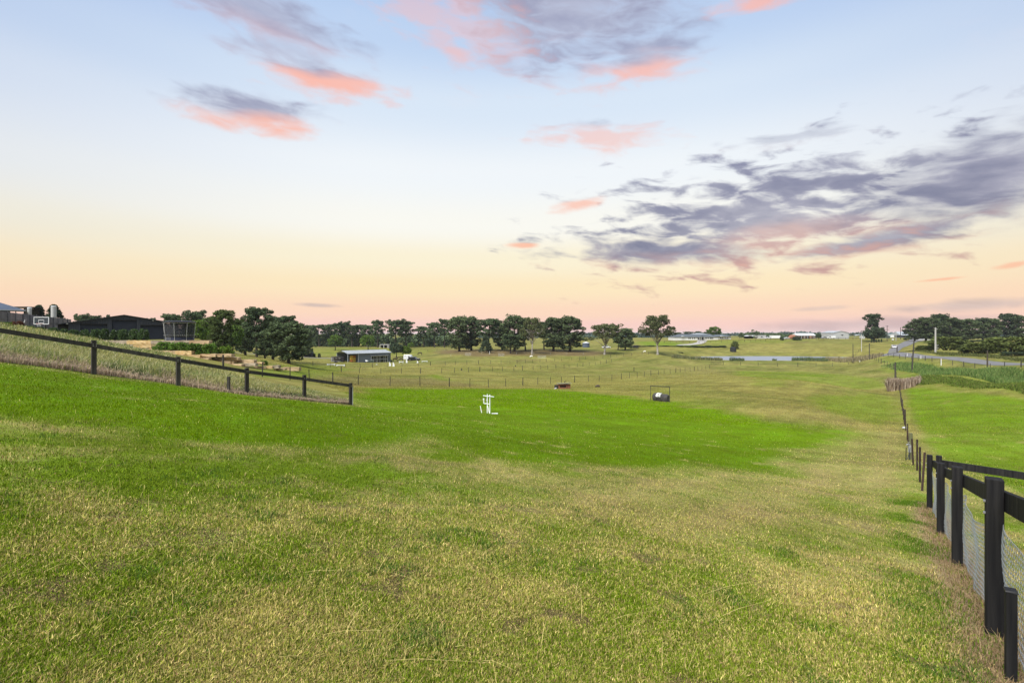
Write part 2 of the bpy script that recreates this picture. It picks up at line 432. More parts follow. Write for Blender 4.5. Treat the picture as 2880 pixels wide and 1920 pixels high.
ctrl = []
for X in (-13, -8, -3, 2, 6, 10):
    for Y in (0.5, 5, 10, 15):
        if X < -10 and Y > 12: continue
        ctrl.append((X, Y, plane(X, Y)))
ctrl += [P(*c) for c in (
    # left fence line
    (-60, 1012, 15.0), (264, 1053, 17.4), (501, 1083, 20.0), (694, 1111, 21.2), (856, 1127, 23.0), (986, 1138, 25.9),
    # lawn middle
    (1370, 1161, 29.7), (1100, 1150, 27.5), (1500, 1180, 27), (1700, 1190, 29), (1855, 1128, 50), (1500, 1110, 50), (1150, 1103, 48),
    (2000, 1200, 32), (2200, 1230, 29), (2300, 1150, 45), (2100, 1120, 55),
    # right fence
    (2562, 1292, 24), (2550, 1232, 32), (2538, 1180, 46), (2532, 1138, 65), (2529, 1092, 95), (2615, 1435, 10.7), (2580, 1323, 16.7),
    # right paddock and bank
    (2880, 1240, 30), (2880, 1165, 45), (2750, 1150, 50), (2880, 1122, 62), (2700, 1100, 76), (3050, 1130, 60), (3050, 1300, 25),
    (2880, 1083, 68), (2700, 1062, 86), (2600, 1058, 96), (2880, 1085, 84), (2700, 1058, 100),
    (2880, 1037, 90), (2640, 1010, 128), (2500, 1000, 160), (2880, 1014, 112), (2640, 1000, 142), (3050, 1040, 88),
    (2480, 1002, 175), (2535, 978, 218), (2575, 960, 285), (2610, 950, 350), (2700, 978, 200), (2850, 985, 170), (2700, 962, 300), (2880, 962, 300),
    # middle paddocks and fence A
    (1044, 1083, 64), (1250, 1087, 68), (1353, 1090, 75), (1487, 1082, 86), (1598, 1076, 98), (1711, 1070, 108), (1869, 1052, 135), (1990, 1036, 172),
    (1583, 1092, 70), (2100, 1085, 75), (2300, 1075, 85), (2200, 1050, 130), (2400, 1045, 140), (2200, 1034, 178), (2440, 1026, 182),
    (2000, 1017, 196), (2200, 1017, 196), (2400, 1013, 200), (2200, 996, 246), (1990, 996, 246), (2062, 989, 258), (2300, 985, 258), (2420, 996, 230),
    # fence B, C, D
    (1253, 1050, 118), (1450, 1043, 138), (1720, 1019, 190), (1260, 1027, 155), (1560, 1016, 192), (1060, 1033, 148), (930, 1032, 145), (1200, 1020, 175),
    # shed and vehicles
    (978, 1018.5, 178), (1098, 1018, 190), (1160, 1015, 195), (1180, 1000, 232), (1000, 995, 250), (945, 984, 275), (1035, 983, 275), (1140, 1000, 225),
    (900, 976, 330), (1100, 978, 320), (860, 1008, 190), (760, 1000, 190),
    # pine groups and gums
    (1300, 990, 230), (1450, 992, 228), (1600, 990, 235), (1700, 998, 222), (1850, 995, 220), (1755, 985, 250), (1650, 970, 300),
    (1890, 1008, 200), (1900, 975, 270), (2040, 975, 275), (1970, 963, 305), (1970, 956, 330), (1893, 957, 330), (2058, 954, 330),
    (2150, 953, 330), (2300, 953, 330), (2440, 952, 340), (2200, 965, 300), (2400, 962, 300),
    # left terrace and platform
    (50, 924, 50), (150, 941, 52), (240, 957, 57), (300, 970, 59.5), (360, 980, 59.5), (430, 992, 60), (500, 998, 60.5), (585, 1008, 61), (350, 985, 75), (550, 1000, 75), (0, 922, 60), (195, 925, 90), (100, 990, 28), (300, 1015, 30), (20, 968, 30), (500, 1020, 40), (700, 1055, 42), (850, 1080, 44),
    (160, 958, 70), 
    (450, 992, 57), (560, 1006, 58), (650, 1023, 60), (740, 1036, 63), (840, 1043, 68), (900, 1062, 68), (950, 1050, 90), (870, 1035, 110),
    (815, 1020, 112), (727, 1008, 125), (632, 990, 110), (545, 985, 180), (-100, 900, 60), (-100, 920, 40),
)]
ctrl += [(math.sin(t) * 620, math.cos(t) * 620, -4.5) for t in np.linspace(-1.0, 1.0, 9)]
ctrl += [(math.sin(t) * 420, math.cos(t) * 420, zz) for t, zz in ((-0.9, -3), (-0.6, -6), (-0.35, -8), (-0.1, -7.5), (0.1, -6.5), (0.3, -4.2), (0.5, -3.8), (0.8, -4), (1.0, -4))]
ctrl = np.array(ctrl)
def warp(X, Y):
    r = np.hypot(X, Y + 8.0)
    return np.clip(np.arctan2(X, Y + 8.0), -0.98, 0.98) * 1.6, np.log(np.clip(r, 6, 700)), r
_u, _v, _ = warp(ctrl[:, 0], ctrl[:, 1])
def _tps(d2): return np.where(d2 > 1e-12, 0.5 * d2 * np.log(np.maximum(d2, 1e-12)), 0)
_n = len(ctrl)
_K = _tps((_u[:, None] - _u[None]) ** 2 + (_v[:, None] - _v[None]) ** 2) + np.eye(_n) * 2.5e-4
_Pm = np.stack([np.ones(_n), _u, _v], 1)
_A = np.block([[_K, _Pm], [_Pm.T, np.zeros((3, 3))]])
_w = np.linalg.solve(_A, np.concatenate([ctrl[:, 2], np.zeros(3)]))
POND_Z = -11.25
def in_pond(X, Y):
    # dam outline: lens shape
    cx, cy = 120.0, 222.0
    return 1.0 - np.sqrt(((X - cx) / 47.0) ** 2 + ((Y - cy - 0.02 * (X - cx)) / 20.0) ** 2)
def tz_exact(X, Y):
    X = np.atleast_1d(np.asarray(X, float)); Y = np.atleast_1d(np.asarray(Y, float))
    out = np.empty(X.shape)
    for i in range(0, X.size, 20000):
        xs, ys = X.ravel()[i:i + 20000], Y.ravel()[i:i + 20000]
        u, v, r = warp(xs, ys)
        z = _tps((u[:, None] - _u[None]) ** 2 + (v[:, None] - _v[None]) ** 2) @ _w[:_n] + _w[_n] + _w[_n + 1] * u + _w[_n + 2] * v
        k = sst(r, 9, 17); z = plane(xs, ys) * (1 - k) + z * k
        k = sst(r, 470, 640); z = z * (1 - k) - 4.5 * k
        p = in_pond(xs, ys)
        k = sst(p, -0.22, 0.05)
        z = z * (1 - k) + (POND_Z - 0.5 * sst(p, 0.0, 0.2) + 0.16 * (1 - sst(p, -0.1, 0.06))) * k
        # levelled pad behind the upper sandstone wall
        pxx = xs / np.maximum(ys, 1.0) * F + CX
        k = sst(ys, 62.7, 63.7) * (1 - sst(ys, 92, 105)) * sst(pxx, 150, 205) * (1 - sst(pxx, 592, 602)) * (1 - sst(ys - 64.5, 0, 1.2) * sst(pxx, 560, 592))
        z = np.maximum(z, z * (1 - k) + (-0.95) * k)
        # soft hummocks
        z = z + (fbm(xs, ys, 2.2, 5.0, 3) - 0.5) * 0.07 * sst(r, 9, 14)
        out.ravel()[i:i + 20000] = z
    return out
_GT = np.linspace(-1.36, 1.36, 420); _GR = np.linspace(math.log(1.9), math.log(7200), 620)
_gx = np.sin(_GT)[None] * np.exp(_GR)[:, None]; _gy = np.cos(_GT)[None] * np.exp(_GR)[:, None] - 8.0
_GZ = tz_exact(_gx.ravel(), _gy.ravel()).reshape(620, 420)
def tz(X, Y):
    X = np.atleast_1d(np.asarray(X, float)); Y = np.atleast_1d(np.asarray(Y, float))
    a = np.clip((np.arctan2(X, Y + 8.0) - _GT[0]) / (_GT[1] - _GT[0]), 0, 418.999)
    b = np.clip((np.log(np.maximum(np.hypot(X, Y + 8.0), 1.9)) - _GR[0]) / (_GR[1] - _GR[0]), 0, 618.999)
    i, j = a.astype(int), b.astype(int); fa, fb = a - i, b - j
    return (_GZ[j, i] * (1 - fa) + _GZ[j, i + 1] * fa) * (1 - fb) + (_GZ[j + 1, i] * (1 - fa) + _GZ[j + 1, i + 1] * fa) * fb
def tz1(X, Y): return float(tz(X, Y)[0])
def gp(px, Y):
    X = (px - CX) / F * Y
    return Vector((X, Y, tz1(X, Y)))
def ground_hit(px, py, y0=1.5, y1=900.0):
    ys = np.geomspace(y0, y1, 700)
    xs = (px - CX) / F * ys
    d = -(py - HZ) / F * ys - tz(xs, ys)
    idx = np.where(d < 0)[0]
    if len(idx) == 0: return None
    k = max(idx[0], 1)
    t = d[k - 1] / (d[k - 1] - d[k] + 1e-9)
    Y = ys[k - 1] + (ys[k] - ys[k - 1]) * t
    return Vector(((px - CX) / F * Y, Y, -(py - HZ) / F * Y))

# ------------------------------------------------------------------ grass colour map (world bearings and distances)
def poly_world(pts, y0=1.5):
    out = []
    for px, py in pts:
        h = ground_hit(px, py, y0)
        out.append((h.x, h.y) if h else ((px - CX) / F * 500, 500))
    return np.array(out)
def mask_pre(X, Y):
    u, v, _ = warp(X, Y)
    nz = fbm(X, Y, 2.6, 21.0, 3) - 0.5; nzf = fbm(X, Y, 14.0, 22.0, 3) - 0.5
    far = sst(np.hypot(X, Y), 40, 110)
    return u, v, nz * (1 - far) + nzf * far
def poly_mask(pre, poly, soft):
    u, v, nmix = pre
    pu, pv, _ = warp(poly[:, 0], poly[:, 1])
    out = np.zeros(u.shape); mg = 3.5 * soft
    sel = np.where((u > pu.min() - mg) & (u < pu.max() + mg) & (v > pv.min() - mg) & (v < pv.max() + mg))[0]
    if len(sel) == 0: return out
    u, v, nmix = u[sel], v[sel], nmix[sel]
    inside = np.zeros(u.shape, bool); dmin = np.full(u.shape, 9.0)
    n = len(pu)
    for i in range(n):
        x0, y0, x1, y1 = pu[i], pv[i], pu[(i + 1) % n], pv[(i + 1) % n]
        c = ((y0 > v) != (y1 > v)) & (u < (x1 - x0) * (v - y0) / ((y1 - y0) if abs(y1 - y0) > 1e-12 else 1e-12) + x0)
        inside ^= c
        dx, dy = x1 - x0, y1 - y0
        t = np.clip(((u - x0) * dx + (v - y0) * dy) / (dx * dx + dy * dy + 1e-12), 0, 1)
        dmin = np.minimum(dmin, np.hypot(u - x0 - t * dx, v - y0 - t * dy))
    sd = np.where(inside, dmin, -dmin)
    out[sel] = sst(sd + soft * 2.2 * nmix, -soft, soft)
    return out

LUSH = [(poly_world(p), s, val) for p, s, val in (
    ([(-250, 985), (-60, 1012), (264, 1054), (501, 1084), (694, 1112), (856, 1128), (990, 1139), (1000, 1092), (1120, 1090), (1250, 1093), (1480, 1092), (1600, 1097), (1830, 1122),
      (1960, 1140), (2160, 1180), (2400, 1213), (2430, 1240), (2250, 1300), (2230, 1328), (1900, 1322), (1500, 1308), (1300, 1285), (1190, 1240), (900, 1262), (560, 1245), (300, 1205), (0, 1178), (-250, 1150)], 0.075, 1.0),
    ([(2545, 1093), (2640, 1094), (2780, 1108), (2880, 1123), (3080, 1140), (3080, 1500), (2700, 1320), (2600, 1250), (2560, 1170)], 0.02, 0.9),
    ([(2070, 1042), (2250, 1044), (2440, 1060), (2520, 1072), (2500, 1084), (2300, 1078), (2160, 1064), (2060, 1056)], 0.02, 0.7),
    ([(2110, 1062), (2240, 1066), (2215, 1090), (2110, 1086)], 0.02, 0.5),
    ([(2260, 1112), (2460, 1104), (2532, 1120), (2545, 1185), (2480, 1205), (2300, 1150)], 0.03, 0.72),
    ([(1760, 1105), (1900, 1098), (2060, 1130), (2100, 1165), (1960, 1150)], 0.04, 0.45),
    ([(1195, 1052), (1235, 1052), (1268, 1066), (1300, 1072), (1225, 1070)], 0.02, 0.8),
    ([(690, 1040), (860, 1020), (1000, 1036), (930, 1052), (900, 1060), (720, 1062)], 0.03, 0.62),
    ([(860, 978), (1130, 980), (1290, 982), (1130, 1000), (880, 1004)], 0.03, 0.45),
    ([(1790, 960), (1880, 960), (1945, 968), (2030, 970), (2030, 974), (1800, 974)], 0.02, 0.8),
    ([(1985, 958), (2080, 955), (2300, 955), (2200, 964), (2000, 968)], 0.02, 0.55),
    ([(2480, 1005), (2600, 1015), (2880, 1050), (3050, 1060), (3050, 1140), (2880, 1118), (2600, 1092), (2500, 1040)], 0.02, 0.55),
    ([(2680, 1040), (2880, 1046), (3050, 1050), (3050, 1062), (2760, 1052)], 0.02, 0.9),
)]
STRAWS = [(poly_world(p), s, val) for p, s, val in (
    ([(1750, 1335), (2000, 1335), (2240, 1338), (2420, 1262), (2520, 1210), (2556, 1230), (2560, 1290), (2500, 1350), (2350, 1440), (2100, 1520), (1700, 1520), (1500, 1420)], 0.10, 0.62),
    ([(1880, 1030), (2020, 1040), (2100, 1090), (2060, 1100), (1960, 1060)], 0.03, 0.5),
    ([(2080, 1150), (2240, 1140), (2500, 1200), (2400, 1212), (2160, 1178)], 0.03, 0.6),
)]
BROWN = [(poly_world(p), s, val) for p, s, val in (
    ([(1240, 984), (1420, 984), (1620, 984), (1720, 990), (1690, 1002), (1500, 1000), (1340, 1002), (1230, 996)], 0.03, 0.75),
    ([(1440, 1012), (1520, 1011), (1480, 1017), (1400, 1018)], 0.02, 0.4),
    ([(880, 1062), (1000, 1060), (1240, 1064), (1330, 1080), (1340, 1088), (1000, 1086), (930, 1076)], 0.025, 0.35),
    ([(2215, 960), (2270, 960), (2270, 964), (2215, 965)], 0.02, 0.3),
)]

C_LUSH = np.array((0.088, 0.168, 0.001)); C_LUSH2 = np.array((0.130, 0.192, 0.003))
C_GREEN = np.array((0.142, 0.208, 0.012)); C_OLIVE = np.array((0.265, 0.262, 0.048)); C_STRAW = np.array((0.46, 0.375, 0.140))
C_BROWN = np.array((0.13, 0.085, 0.045)); C_DRY = np.array((0.33, 0.235, 0.125))
RF0, RF1 = 0.756, 0.793            # right-hand fence line: X = RF0 + RF1*Y

def grass_field(X, Y):
    """returns lushness 0..1, share of green blades, brown soil"""
    pre = mask_pre(X, Y)
    L_ = np.zeros(X.shape)
    for poly, s, val in LUSH: L_ = np.maximum(L_, val * poly_mask(pre, poly, s))
    B_ = np.zeros(X.shape)
    for poly, s, val in BROWN: B_ = np.maximum(B_, val * poly_mask(pre, poly, s))
    r = np.hypot(X, Y)
    near = 1 - sst(r, 14, 34)
    n1 = fbm(X, Y, 1.3, 1.0, 3); n2 = fbm(X, Y, 0.42, 2.0, 2); n3 = fbm(X, Y, 7.0, 3.0, 3); n4 = fbm(X, Y, 38.0, 4.0, 4)
    base_near = 0.50 + 1.5 * (n1 - 0.5) + 0.8 * (n2 - 0.5) + 0.8 * (n3 - 0.5)
    # greener strip to the lower left and beside the fence
    base_near = base_near + 0.30 * sst(-X / (Y + 1.0), 0.1, 0.8) + 0.08
    base_far = 0.38 + 1.1 * (n3 - 0.5) + 1.5 * (n4 - 0.5)
    g = near * base_near + (1 - near) * base_far
    g = np.clip(np.maximum(g, L_ * (1.0 - 0.8 * sst(fbm(X, Y, 0.9, 6.0, 3), 0.70, 0.85)) + 0.2 * (n3 - 0.5) * L_), 0.03, 1)
    for poly, s_, val in STRAWS: g = g * (1 - val * poly_mask(pre, poly, s_) * (1 - 0.8 * L_))
    g = np.clip(g + 0.10 * np.sin((X - RF1 * Y) * 0.78 * 2 * np.pi / 1.5) * sst(X, -2, 3) * (1 - L_), 0.03, 1)
    d = np.abs(X - RF0 - RF1 * Y) * 0.78
    dryf = (1 - sst(d, 0.08, 0.34 + 0.25 * n1)) * (Y > -2) * (Y < 12)
    return L_, g, B_, dryf, n3, n4

def ground_colour(X, Y):
    L_, g, B_, dryf, n3, n4 = grass_field(X, Y)
    r = np.hypot(X, Y)
    near = (1 - sst(r, 14, 40))[:, None]
    green = C_GREEN * (1 - L_[:, None]) + (C_LUSH * 0.6 + C_LUSH2 * 0.4) * L_[:, None]
    straw = C_STRAW * 0.58 * near + np.array((0.205, 0.180, 0.046)) * (1 - near)
    straw = straw * (1 - 0.55 * (1 - near) * sst(n4, .42, .75)[:, None]) + C_STRAW * 0.55 * 0.55 * (1 - near) * sst(n4, .42, .75)[:, None]
    c = straw * (1 - g[:, None]) + (green * 0.85 * near + (green * L_[:, None] + np.array((0.112, 0.128, 0.022)) * (1 - L_[:, None])) * (1 - near)) * g[:, None]
    st = fbm(X / 9.0, Y / 1.6, 1.0, 71, 3); st2 = fbm((X - RF1 * Y) / 0.9, (Y + RF1 * X) / 26.0, 1.0, 72, 3); mo = fbm(X, Y, 3.4, 73, 3)
    far_ = 1 - near
    k = 1 + (far_ * (0.55 * (st - 0.5) + 0.42 * (st2 - 0.5))[:, None] + (0.5 * (mo - 0.5))[:, None]) * (1 - 0.6 * L_[:, None])
    c = c * k
    yel = (sst(st * 0.6 + mo * 0.4, 0.56, 0.72) * 0.5 * (1 - L_))[:, None] * far_
    c = c * (1 - yel) + np.array((0.20, 0.185, 0.055)) * yel
    c = c * (1 - B_[:, None]) + C_BROWN * B_[:, None]
    c = c * (1 - dryf[:, None]) + C_DRY * dryf[:, None]
    return c

# ------------------------------------------------------------------ ground sheet
def ground_material():
    m = bpy.data.materials.new('pasture'); m.use_nodes = True
    nt = m.node_tree; N, L = nt.nodes.new, nt.links.new
    b = nt.nodes['Principled BSDF']; b.inputs['Roughness'].default_value = 0.95; b.inputs['Specular IOR Level'].default_value = 0.05
    at = N('ShaderNodeAttribute'); at.attribute_name = 'Col'
    geo = N('ShaderNodeNewGeometry')
    def noise(sc, det, rough=0.65):
        n = N('ShaderNodeTexNoise'); n.inputs['Scale'].default_value = sc; n.inputs['Detail'].default_value = det; n.inputs['Roughness'].default_value = rough
        L(geo.outputs['Position'], n.inputs['Vector']); return n.outputs[0]
    na = noise(9.0, 4); nb = noise(0.55, 6, 0.7); nc = noise(0.09, 6, 0.7)
    def mr(x, lo, hi):
        n = N('ShaderNodeMapRange'); n.inputs[1].default_value = 0.3; n.inputs[2].default_value = 0.7; n.inputs[3].default_value = lo; n.inputs[4].default_value = hi
        L(x, n.inputs[0]); return n.outputs[0]
    def mul(a, c):
        n = N('ShaderNodeMath'); n.operation = 'MULTIPLY'; L(a, n.inputs[0]); L(c, n.inputs[1]); return n.outputs[0]
    v = mul(mul(mr(na, 0.72, 1.25), mr(nb, 0.70, 1.28)), mr(nc, 0.84, 1.16))
    hs = N('ShaderNodeHueSaturation'); L(at.outputs['Color'], hs.inputs['Color']); L(v, hs.inputs['Value'])
    h2 = mr(nb, 0.485, 0.515); L(h2, hs.inputs['Hue'])
    L(hs.outputs[0], b.inputs['Base Color'])
    bp = N('ShaderNodeBump'); bp.inputs['Strength'].default_value = 0.6; bp.inputs['Distance'].default_value = 0.08
    ad = N('ShaderNodeMath'); ad.operation = 'ADD'; L(na, ad.inputs[0]); L(nb, ad.inputs[1])
    L(ad.outputs[0], bp.inputs['Height']); L(bp.outputs[0], b.inputs['Normal'])
    return m

def make_ground():
    th, rr = _GT, np.exp(_GR)
    nth, nr = len(th), len(rr)
    TH, RR = np.meshgrid(th, rr)
    X = (np.sin(TH) * RR).ravel(); Y = (np.cos(TH) * RR - 8.0).ravel()
    Z = _GZ.ravel()
    c = ground_colour(X, Y)
    i = np.arange(nr - 1)[:, None] * nth + np.arange(nth - 1)[None]
    faces = np.stack([i, i + 1, i + nth + 1, i + nth], -1).reshape(-1, 4)
    me = np_mesh('ground', np.stack([X, Y, Z], 1), faces, ground_material(), c, smooth=True)
    return tag(link('ground', me), 'rolling grass paddocks sloping down from the camera to a shallow valley', 'ground', kind='structure')
make_ground()

# ------------------------------------------------------------------ water of the farm dam
def make_pond():
    m = bpy.data.materials.new('pond_water'); m.use_nodes = True
    nt = m.node_tree; b = nt.nodes['Principled BSDF']
    b.inputs['Base Color'].default_value = (0.20, 0.22, 0.25, 1); b.inputs['Roughness'].default_value = 0.42; b.inputs['Specular IOR Level'].default_value = 0.5  # muddy water, base lightened further to stand in for reflected sky
    n = nt.nodes.new('ShaderNodeTexNoise'); n.inputs['Scale'].default_value = 1.5; n.inputs['Detail'].default_value = 3
    bp = nt.nodes.new('ShaderNodeBump'); bp.inputs['Strength'].default_value = 0.5; bp.inputs['Distance'].default_value = 0.12
    tc = nt.nodes.new('ShaderNodeTexCoord'); nt.links.new(tc.outputs['Object'], n.inputs['Vector'])
    nt.links.new(n.outputs[0], bp.inputs['Height']); nt.links.new(bp.outputs[0], b.inputs['Normal'])
    k = 64; vs = [(120, 222, POND_Z)]
    for i in range(k):
        t = 2 * math.pi * i / k
        x = 120 + math.cos(t) * 48.5; y = 222 + 0.02 * (x - 120) + math.sin(t) * 20.6
        vs.append((x, y, POND_Z))
    mb = MB(); mb.add(vs, [(0, 1 + i, 1 + (i + 1) % k) for i in range(k)])
    o = mb.build('pond', m); tag(o, 'still grey-blue water of the farm dam', 'pond', kind='structure')
make_pond()

# ------------------------------------------------------------------ road and drive
def strip(name, mat, pts, widths, label, lift=0.06, n=70):
    pts = np.array(pts, float)
    seg = np.concatenate([[0], np.cumsum(np.hypot(*np.diff(pts, axis=0).T))])
    # smooth resample
    s = np.linspace(0, seg[-1], n)
    xs = np.interp(s, seg, pts[:, 0]); ys = np.interp(s, seg, pts[:, 1]); ws = np.interp(s, seg, widths)
    for _ in range(6):
        xs[1:-1] = (xs[:-2] + 2 * xs[1:-1] + xs[2:]) / 4; ys[1:-1] = (ys[:-2] + 2 * ys[1:-1] + ys[2:]) / 4
    tx, ty = np.gradient(xs), np.gradient(ys); l = np.hypot(tx, ty); nx, ny = -ty / l, tx / l
    K = 7
    V = []
    for k in range(K):
        o = (k / (K - 1) - 0.5)
        jag = (vnoise(s / 1.7, s * 0 + k, 3.1) - 0.5) * 0.5 if k in (0, K - 1) else 0
        x = xs + nx * (ws * o + jag); y = ys + ny * (ws * o + jag)
        V.append(np.stack([x, y, tz(x, y) + lift], 1))
    V = np.concatenate(V)
    f = []
    for k in range(K - 1):
        for i in range(n - 1): f.append((k * n + i, k * n + i + 1, (k + 1) * n + i + 1, (k + 1) * n + i))
    me = np_mesh(name, V, np.array(f)[:, ::-1], mat, smooth=True)
    return tag(link(name, me), label, 'road', kind='structure')

def xy(px, Y): return ((px - CX) / F * Y, Y)
ROAD = [xy(3300, 78), xy(3050, 91), xy(2880, 101), xy(2760, 115), xy(2640, 134), xy(2560, 151), xy(2500, 167), xy(2478, 182), xy(2492, 196), xy(2512, 214), xy(2535, 240), xy(2556, 272), xy(2574, 310), xy(2590, 350)]
strip('road', M['asphalt'], ROAD, [4.6, 4.6, 4.6, 4.6, 4.6, 4.8, 5.8, 6.6, 5.8, 5.4, 5.4, 6, 7, 9], 'grey sealed country road curving up the rise', n=120)
strip('driveway', M['gravel'], [xy(1905, 281), xy(1925, 284), xy(1958, 292), xy(1972, 305), xy(1976, 325)], [2.5, 5, 5, 5, 6], 'pale gravel drive to the long white house', 0.08, 40)
strip('farm_track', M['gravel'], [xy(600, 195), xy(760, 197), xy(870, 199), xy(950, 204)], [4, 4, 4, 4], 'pale farm track leading to the grey shed', 0.07, 50)

# ------------------------------------------------------------------ blades
def blades(name, pos, h, w, col, lean=0.35, seg=1, mat=None, parent=None, tipcol=None, droop=0.0):
    n = len(pos)
    yaw = rng.uniform(0, 2 * np.pi, n); la = rng.uniform(0, 2 * np.pi, n)
    ln = np.abs(rng.normal(0, lean, n))
    h = np.broadcast_to(h, (n,)); w = np.broadcast_to(w, (n,))
    side = np.stack([np.cos(yaw), np.sin(yaw), np.zeros(n)], 1) * (w / 2)[:, None]
    tip = np.stack([np.cos(la) * ln * h, np.sin(la) * ln * h, h / np.sqrt(1 + ln ** 2)], 1)
    base = pos - np.array((0, 0, 0.015))
    if seg == 1:
        V = np.stack([base - side, base + side, pos + tip], 1).reshape(-1, 3)
        Fc = np.arange(3 * n).reshape(-1, 3); C = np.repeat(col, 3, 0)
        if tipcol is not None: C = C.reshape(n, 3, 3); C[:, 2] = tipcol; C = C.reshape(-1, 3)
    else:
        mid = pos + tip * np.array((0.35, 0.35, 0.6)); tp = pos + tip * np.array((1.25, 1.25, 1.0 - droop))
        V = np.stack([base - side, base + side, mid + side * 0.75, mid - side * 0.75, tp], 1).reshape(-1, 3)
        b = np.arange(n)[:, None] * 5
        Fc = np.concatenate([b + np.array((0, 1, 2)), b + np.array((0, 2, 3)), b + np.array((3, 2, 4))], 1).reshape(-1, 3)
        C = np.repeat(col, 5, 0)
        if tipcol is not None: C = C.reshape(n, 5, 3); C[:, 4] = tipcol; C = C.reshape(-1, 3)
    return link(name, np_mesh(name, V, Fc, mat or M['blade'], C), parent)

def lawn():
    n = 1080000
    th = rng.uniform(-1.02, 0.95, n)
    s = rng.uniform(0, 1, n)
    y0, y1, k = 1.55, 38.0, 0.84
    Y = (y0 ** -k + s * (y1 ** -k - y0 ** -k)) ** (-1 / k)
    X = np.tan(th) * Y
    # left of fence A only up to the left fence line
    lf = np.interp(X / Y, [-1.2, -0.865, -0.69, -0.5485, -0.4294, -0.334, -0.30], [15, 17.4, 20, 21.2, 23, 25.9, 60])
    keep = (Y < lf - 0.05)
    X, Y = X[keep], Y[keep]
    L_, g, B_, dryf, n3, n4 = grass_field(X, Y)
    n = len(X); u = rng.uniform(0, 1, n); v = rng.uniform(0, 1, n)[:, None]
    isg = u < np.clip(g, 0.08, 0.97)
    gl = np.clip(L_ * 1.1 - 0.05, 0, 1)[:, None]
    cg = (C_GREEN * (1 - gl) * (0.75 + 0.75 * v)) + (C_LUSH * (1 - v) + C_LUSH2 * v) * gl * (0.85 + 0.4 * v) * (0.78 + 0.44 * fbm(X, Y, 2.2, 74, 3))[:, None]
    u2 = rng.uniform(0, 1, n)[:, None]
    cs = np.where(u2 < 0.42, C_OLIVE * (0.85 + 0.8 * v), C_STRAW * (0.75 + 0.95 * v))
    cs = np.where(u2 > 0.93, C_DRY * np.array((1.15, 1.0, 0.9)) * (0.9 + 0.4 * v), cs)
    col = np.where(isg[:, None], cg, cs)
    col = np.where((rng.uniform(0, 1, n) < dryf * 0.9)[:, None], C_DRY * (0.7 + 0.6 * v), col)
    Z = tz(X, Y)
    pos = np.stack([X, Y, Z], 1)
    dist = np.hypot(X, Y)
    clump = fbm(X, Y, 0.16, 9.0, 2)
    bare = sst(fbm(X, Y, 0.30, 12.0, 3), 0.66, 0.80)
    tuft = sst(fbm(X, Y, 0.42, 13.0, 4), 0.56, 0.80)
    h = 0.72 * (0.013 + 0.020 * rng.uniform(0, 1, n) ** 1.5 + 0.050 * np.clip(clump - 0.45, 0, 1) + 0.022 * tuft) * (1 + 0.25 * L_) * (1 - 0.6 * bare) + 0.0010 * dist
    bm = (rng.uniform(0, 1, n) < 0.55 * bare * (1 - 0.8 * L_))[:, None]
    col = np.where(bm, np.array((0.20, 0.14, 0.075)) * (0.6 + 0.7 * v), col)
    tm = (rng.uniform(0, 1, n) < 0.5 * tuft * (1 - 0.9 * L_))[:, None]
    col = np.where(tm, np.array((0.085, 0.165, 0.026)) * (0.6 + 0.8 * v), col)
    w = 0.0026 + 0.00080 * dist
    col = col * (1 - 0.12 * sst(dist, 3.5, 8) * (1 - L_))[:, None] * rng.uniform(0.45, 1.58, n)[:, None]
    o1 = dist < 5 + rng.uniform(-2.2, 3.0, n)
    a = blades('mown_grass', pos[o1], h[o1], w[o1], col[o1], 0.7, 2)
    b = blades('mown_grass', pos[~o1], h[~o1], w[~o1], col[~o1], 0.6, 1)
    tag(a, 'mown patchy green and straw-coloured grass nearest the camera', 'grass', kind='stuff')
    tag(b, 'bright green mown grass across the middle of the slope', 'grass', kind='stuff')
    # long fallen stalks and a few taller tufts
    m = 800
    Y = rng.uniform(1.7, 9, m); X = rng.uniform(-1.1, 0.8, m) * Y
    keep = X < RF0 + RF1 * Y - 0.1
    X, Y = X[keep], Y[keep]; m = len(X)
    pos = np.stack([X, Y, tz(X, Y) + 0.012], 1)
    col = C_STRAW * rng.uniform(0.9, 1.7, m)[:, None]
    c = blades('dry_stalks', pos, rng.uniform(0.05, 0.13, m), 0.0032, col, 3.0, 2)
    tag(c, 'pale dry stalks fallen over the near lawn', 'grass', kind='stuff')
lawn()

def paddock_grass():
    n = 190000
    th = rng.uniform(-0.62, 0.88, n); s = rng.uniform(0, 1, n)
    y0, y1, k = 34.0, 175.0, 0.8
    Y = (y0 ** -k + s * (y1 ** -k - y0 ** -k)) ** (-1 / k); X = np.tan(th) * Y
    keep = (Y > np.interp(X / Y, [-0.75, -0.5, -0.33], [78, 74, 34])) & (in_pond(X, Y) < -0.25)
    rx = np.array([p[0] for p in ROAD]); ry = np.array([p[1] for p in ROAD])
    keep &= ~((X > np.interp(Y, ry, rx) - 5) & (Y > 76))
    X, Y = X[keep], Y[keep]; n = len(X)
    col = ground_colour(X, Y) * rng.uniform(0.7, 1.5, n)[:, None] * 1.3
    u = rng.uniform(0, 1, n)[:, None]
    col = np.where(u > 0.88, col * 0.5 + C_STRAW * 0.4, col)
    pos = np.stack([X, Y, tz(X, Y)], 1)
    o = blades('paddock_grass', pos, rng.uniform(0.03, 0.08, n) + 0.0005 * Y, 0.02 + 0.0009 * Y, col, 0.6, 1)
    tag(o, 'short olive and straw grass over the middle paddocks', 'grass', kind='stuff')
paddock_grass()

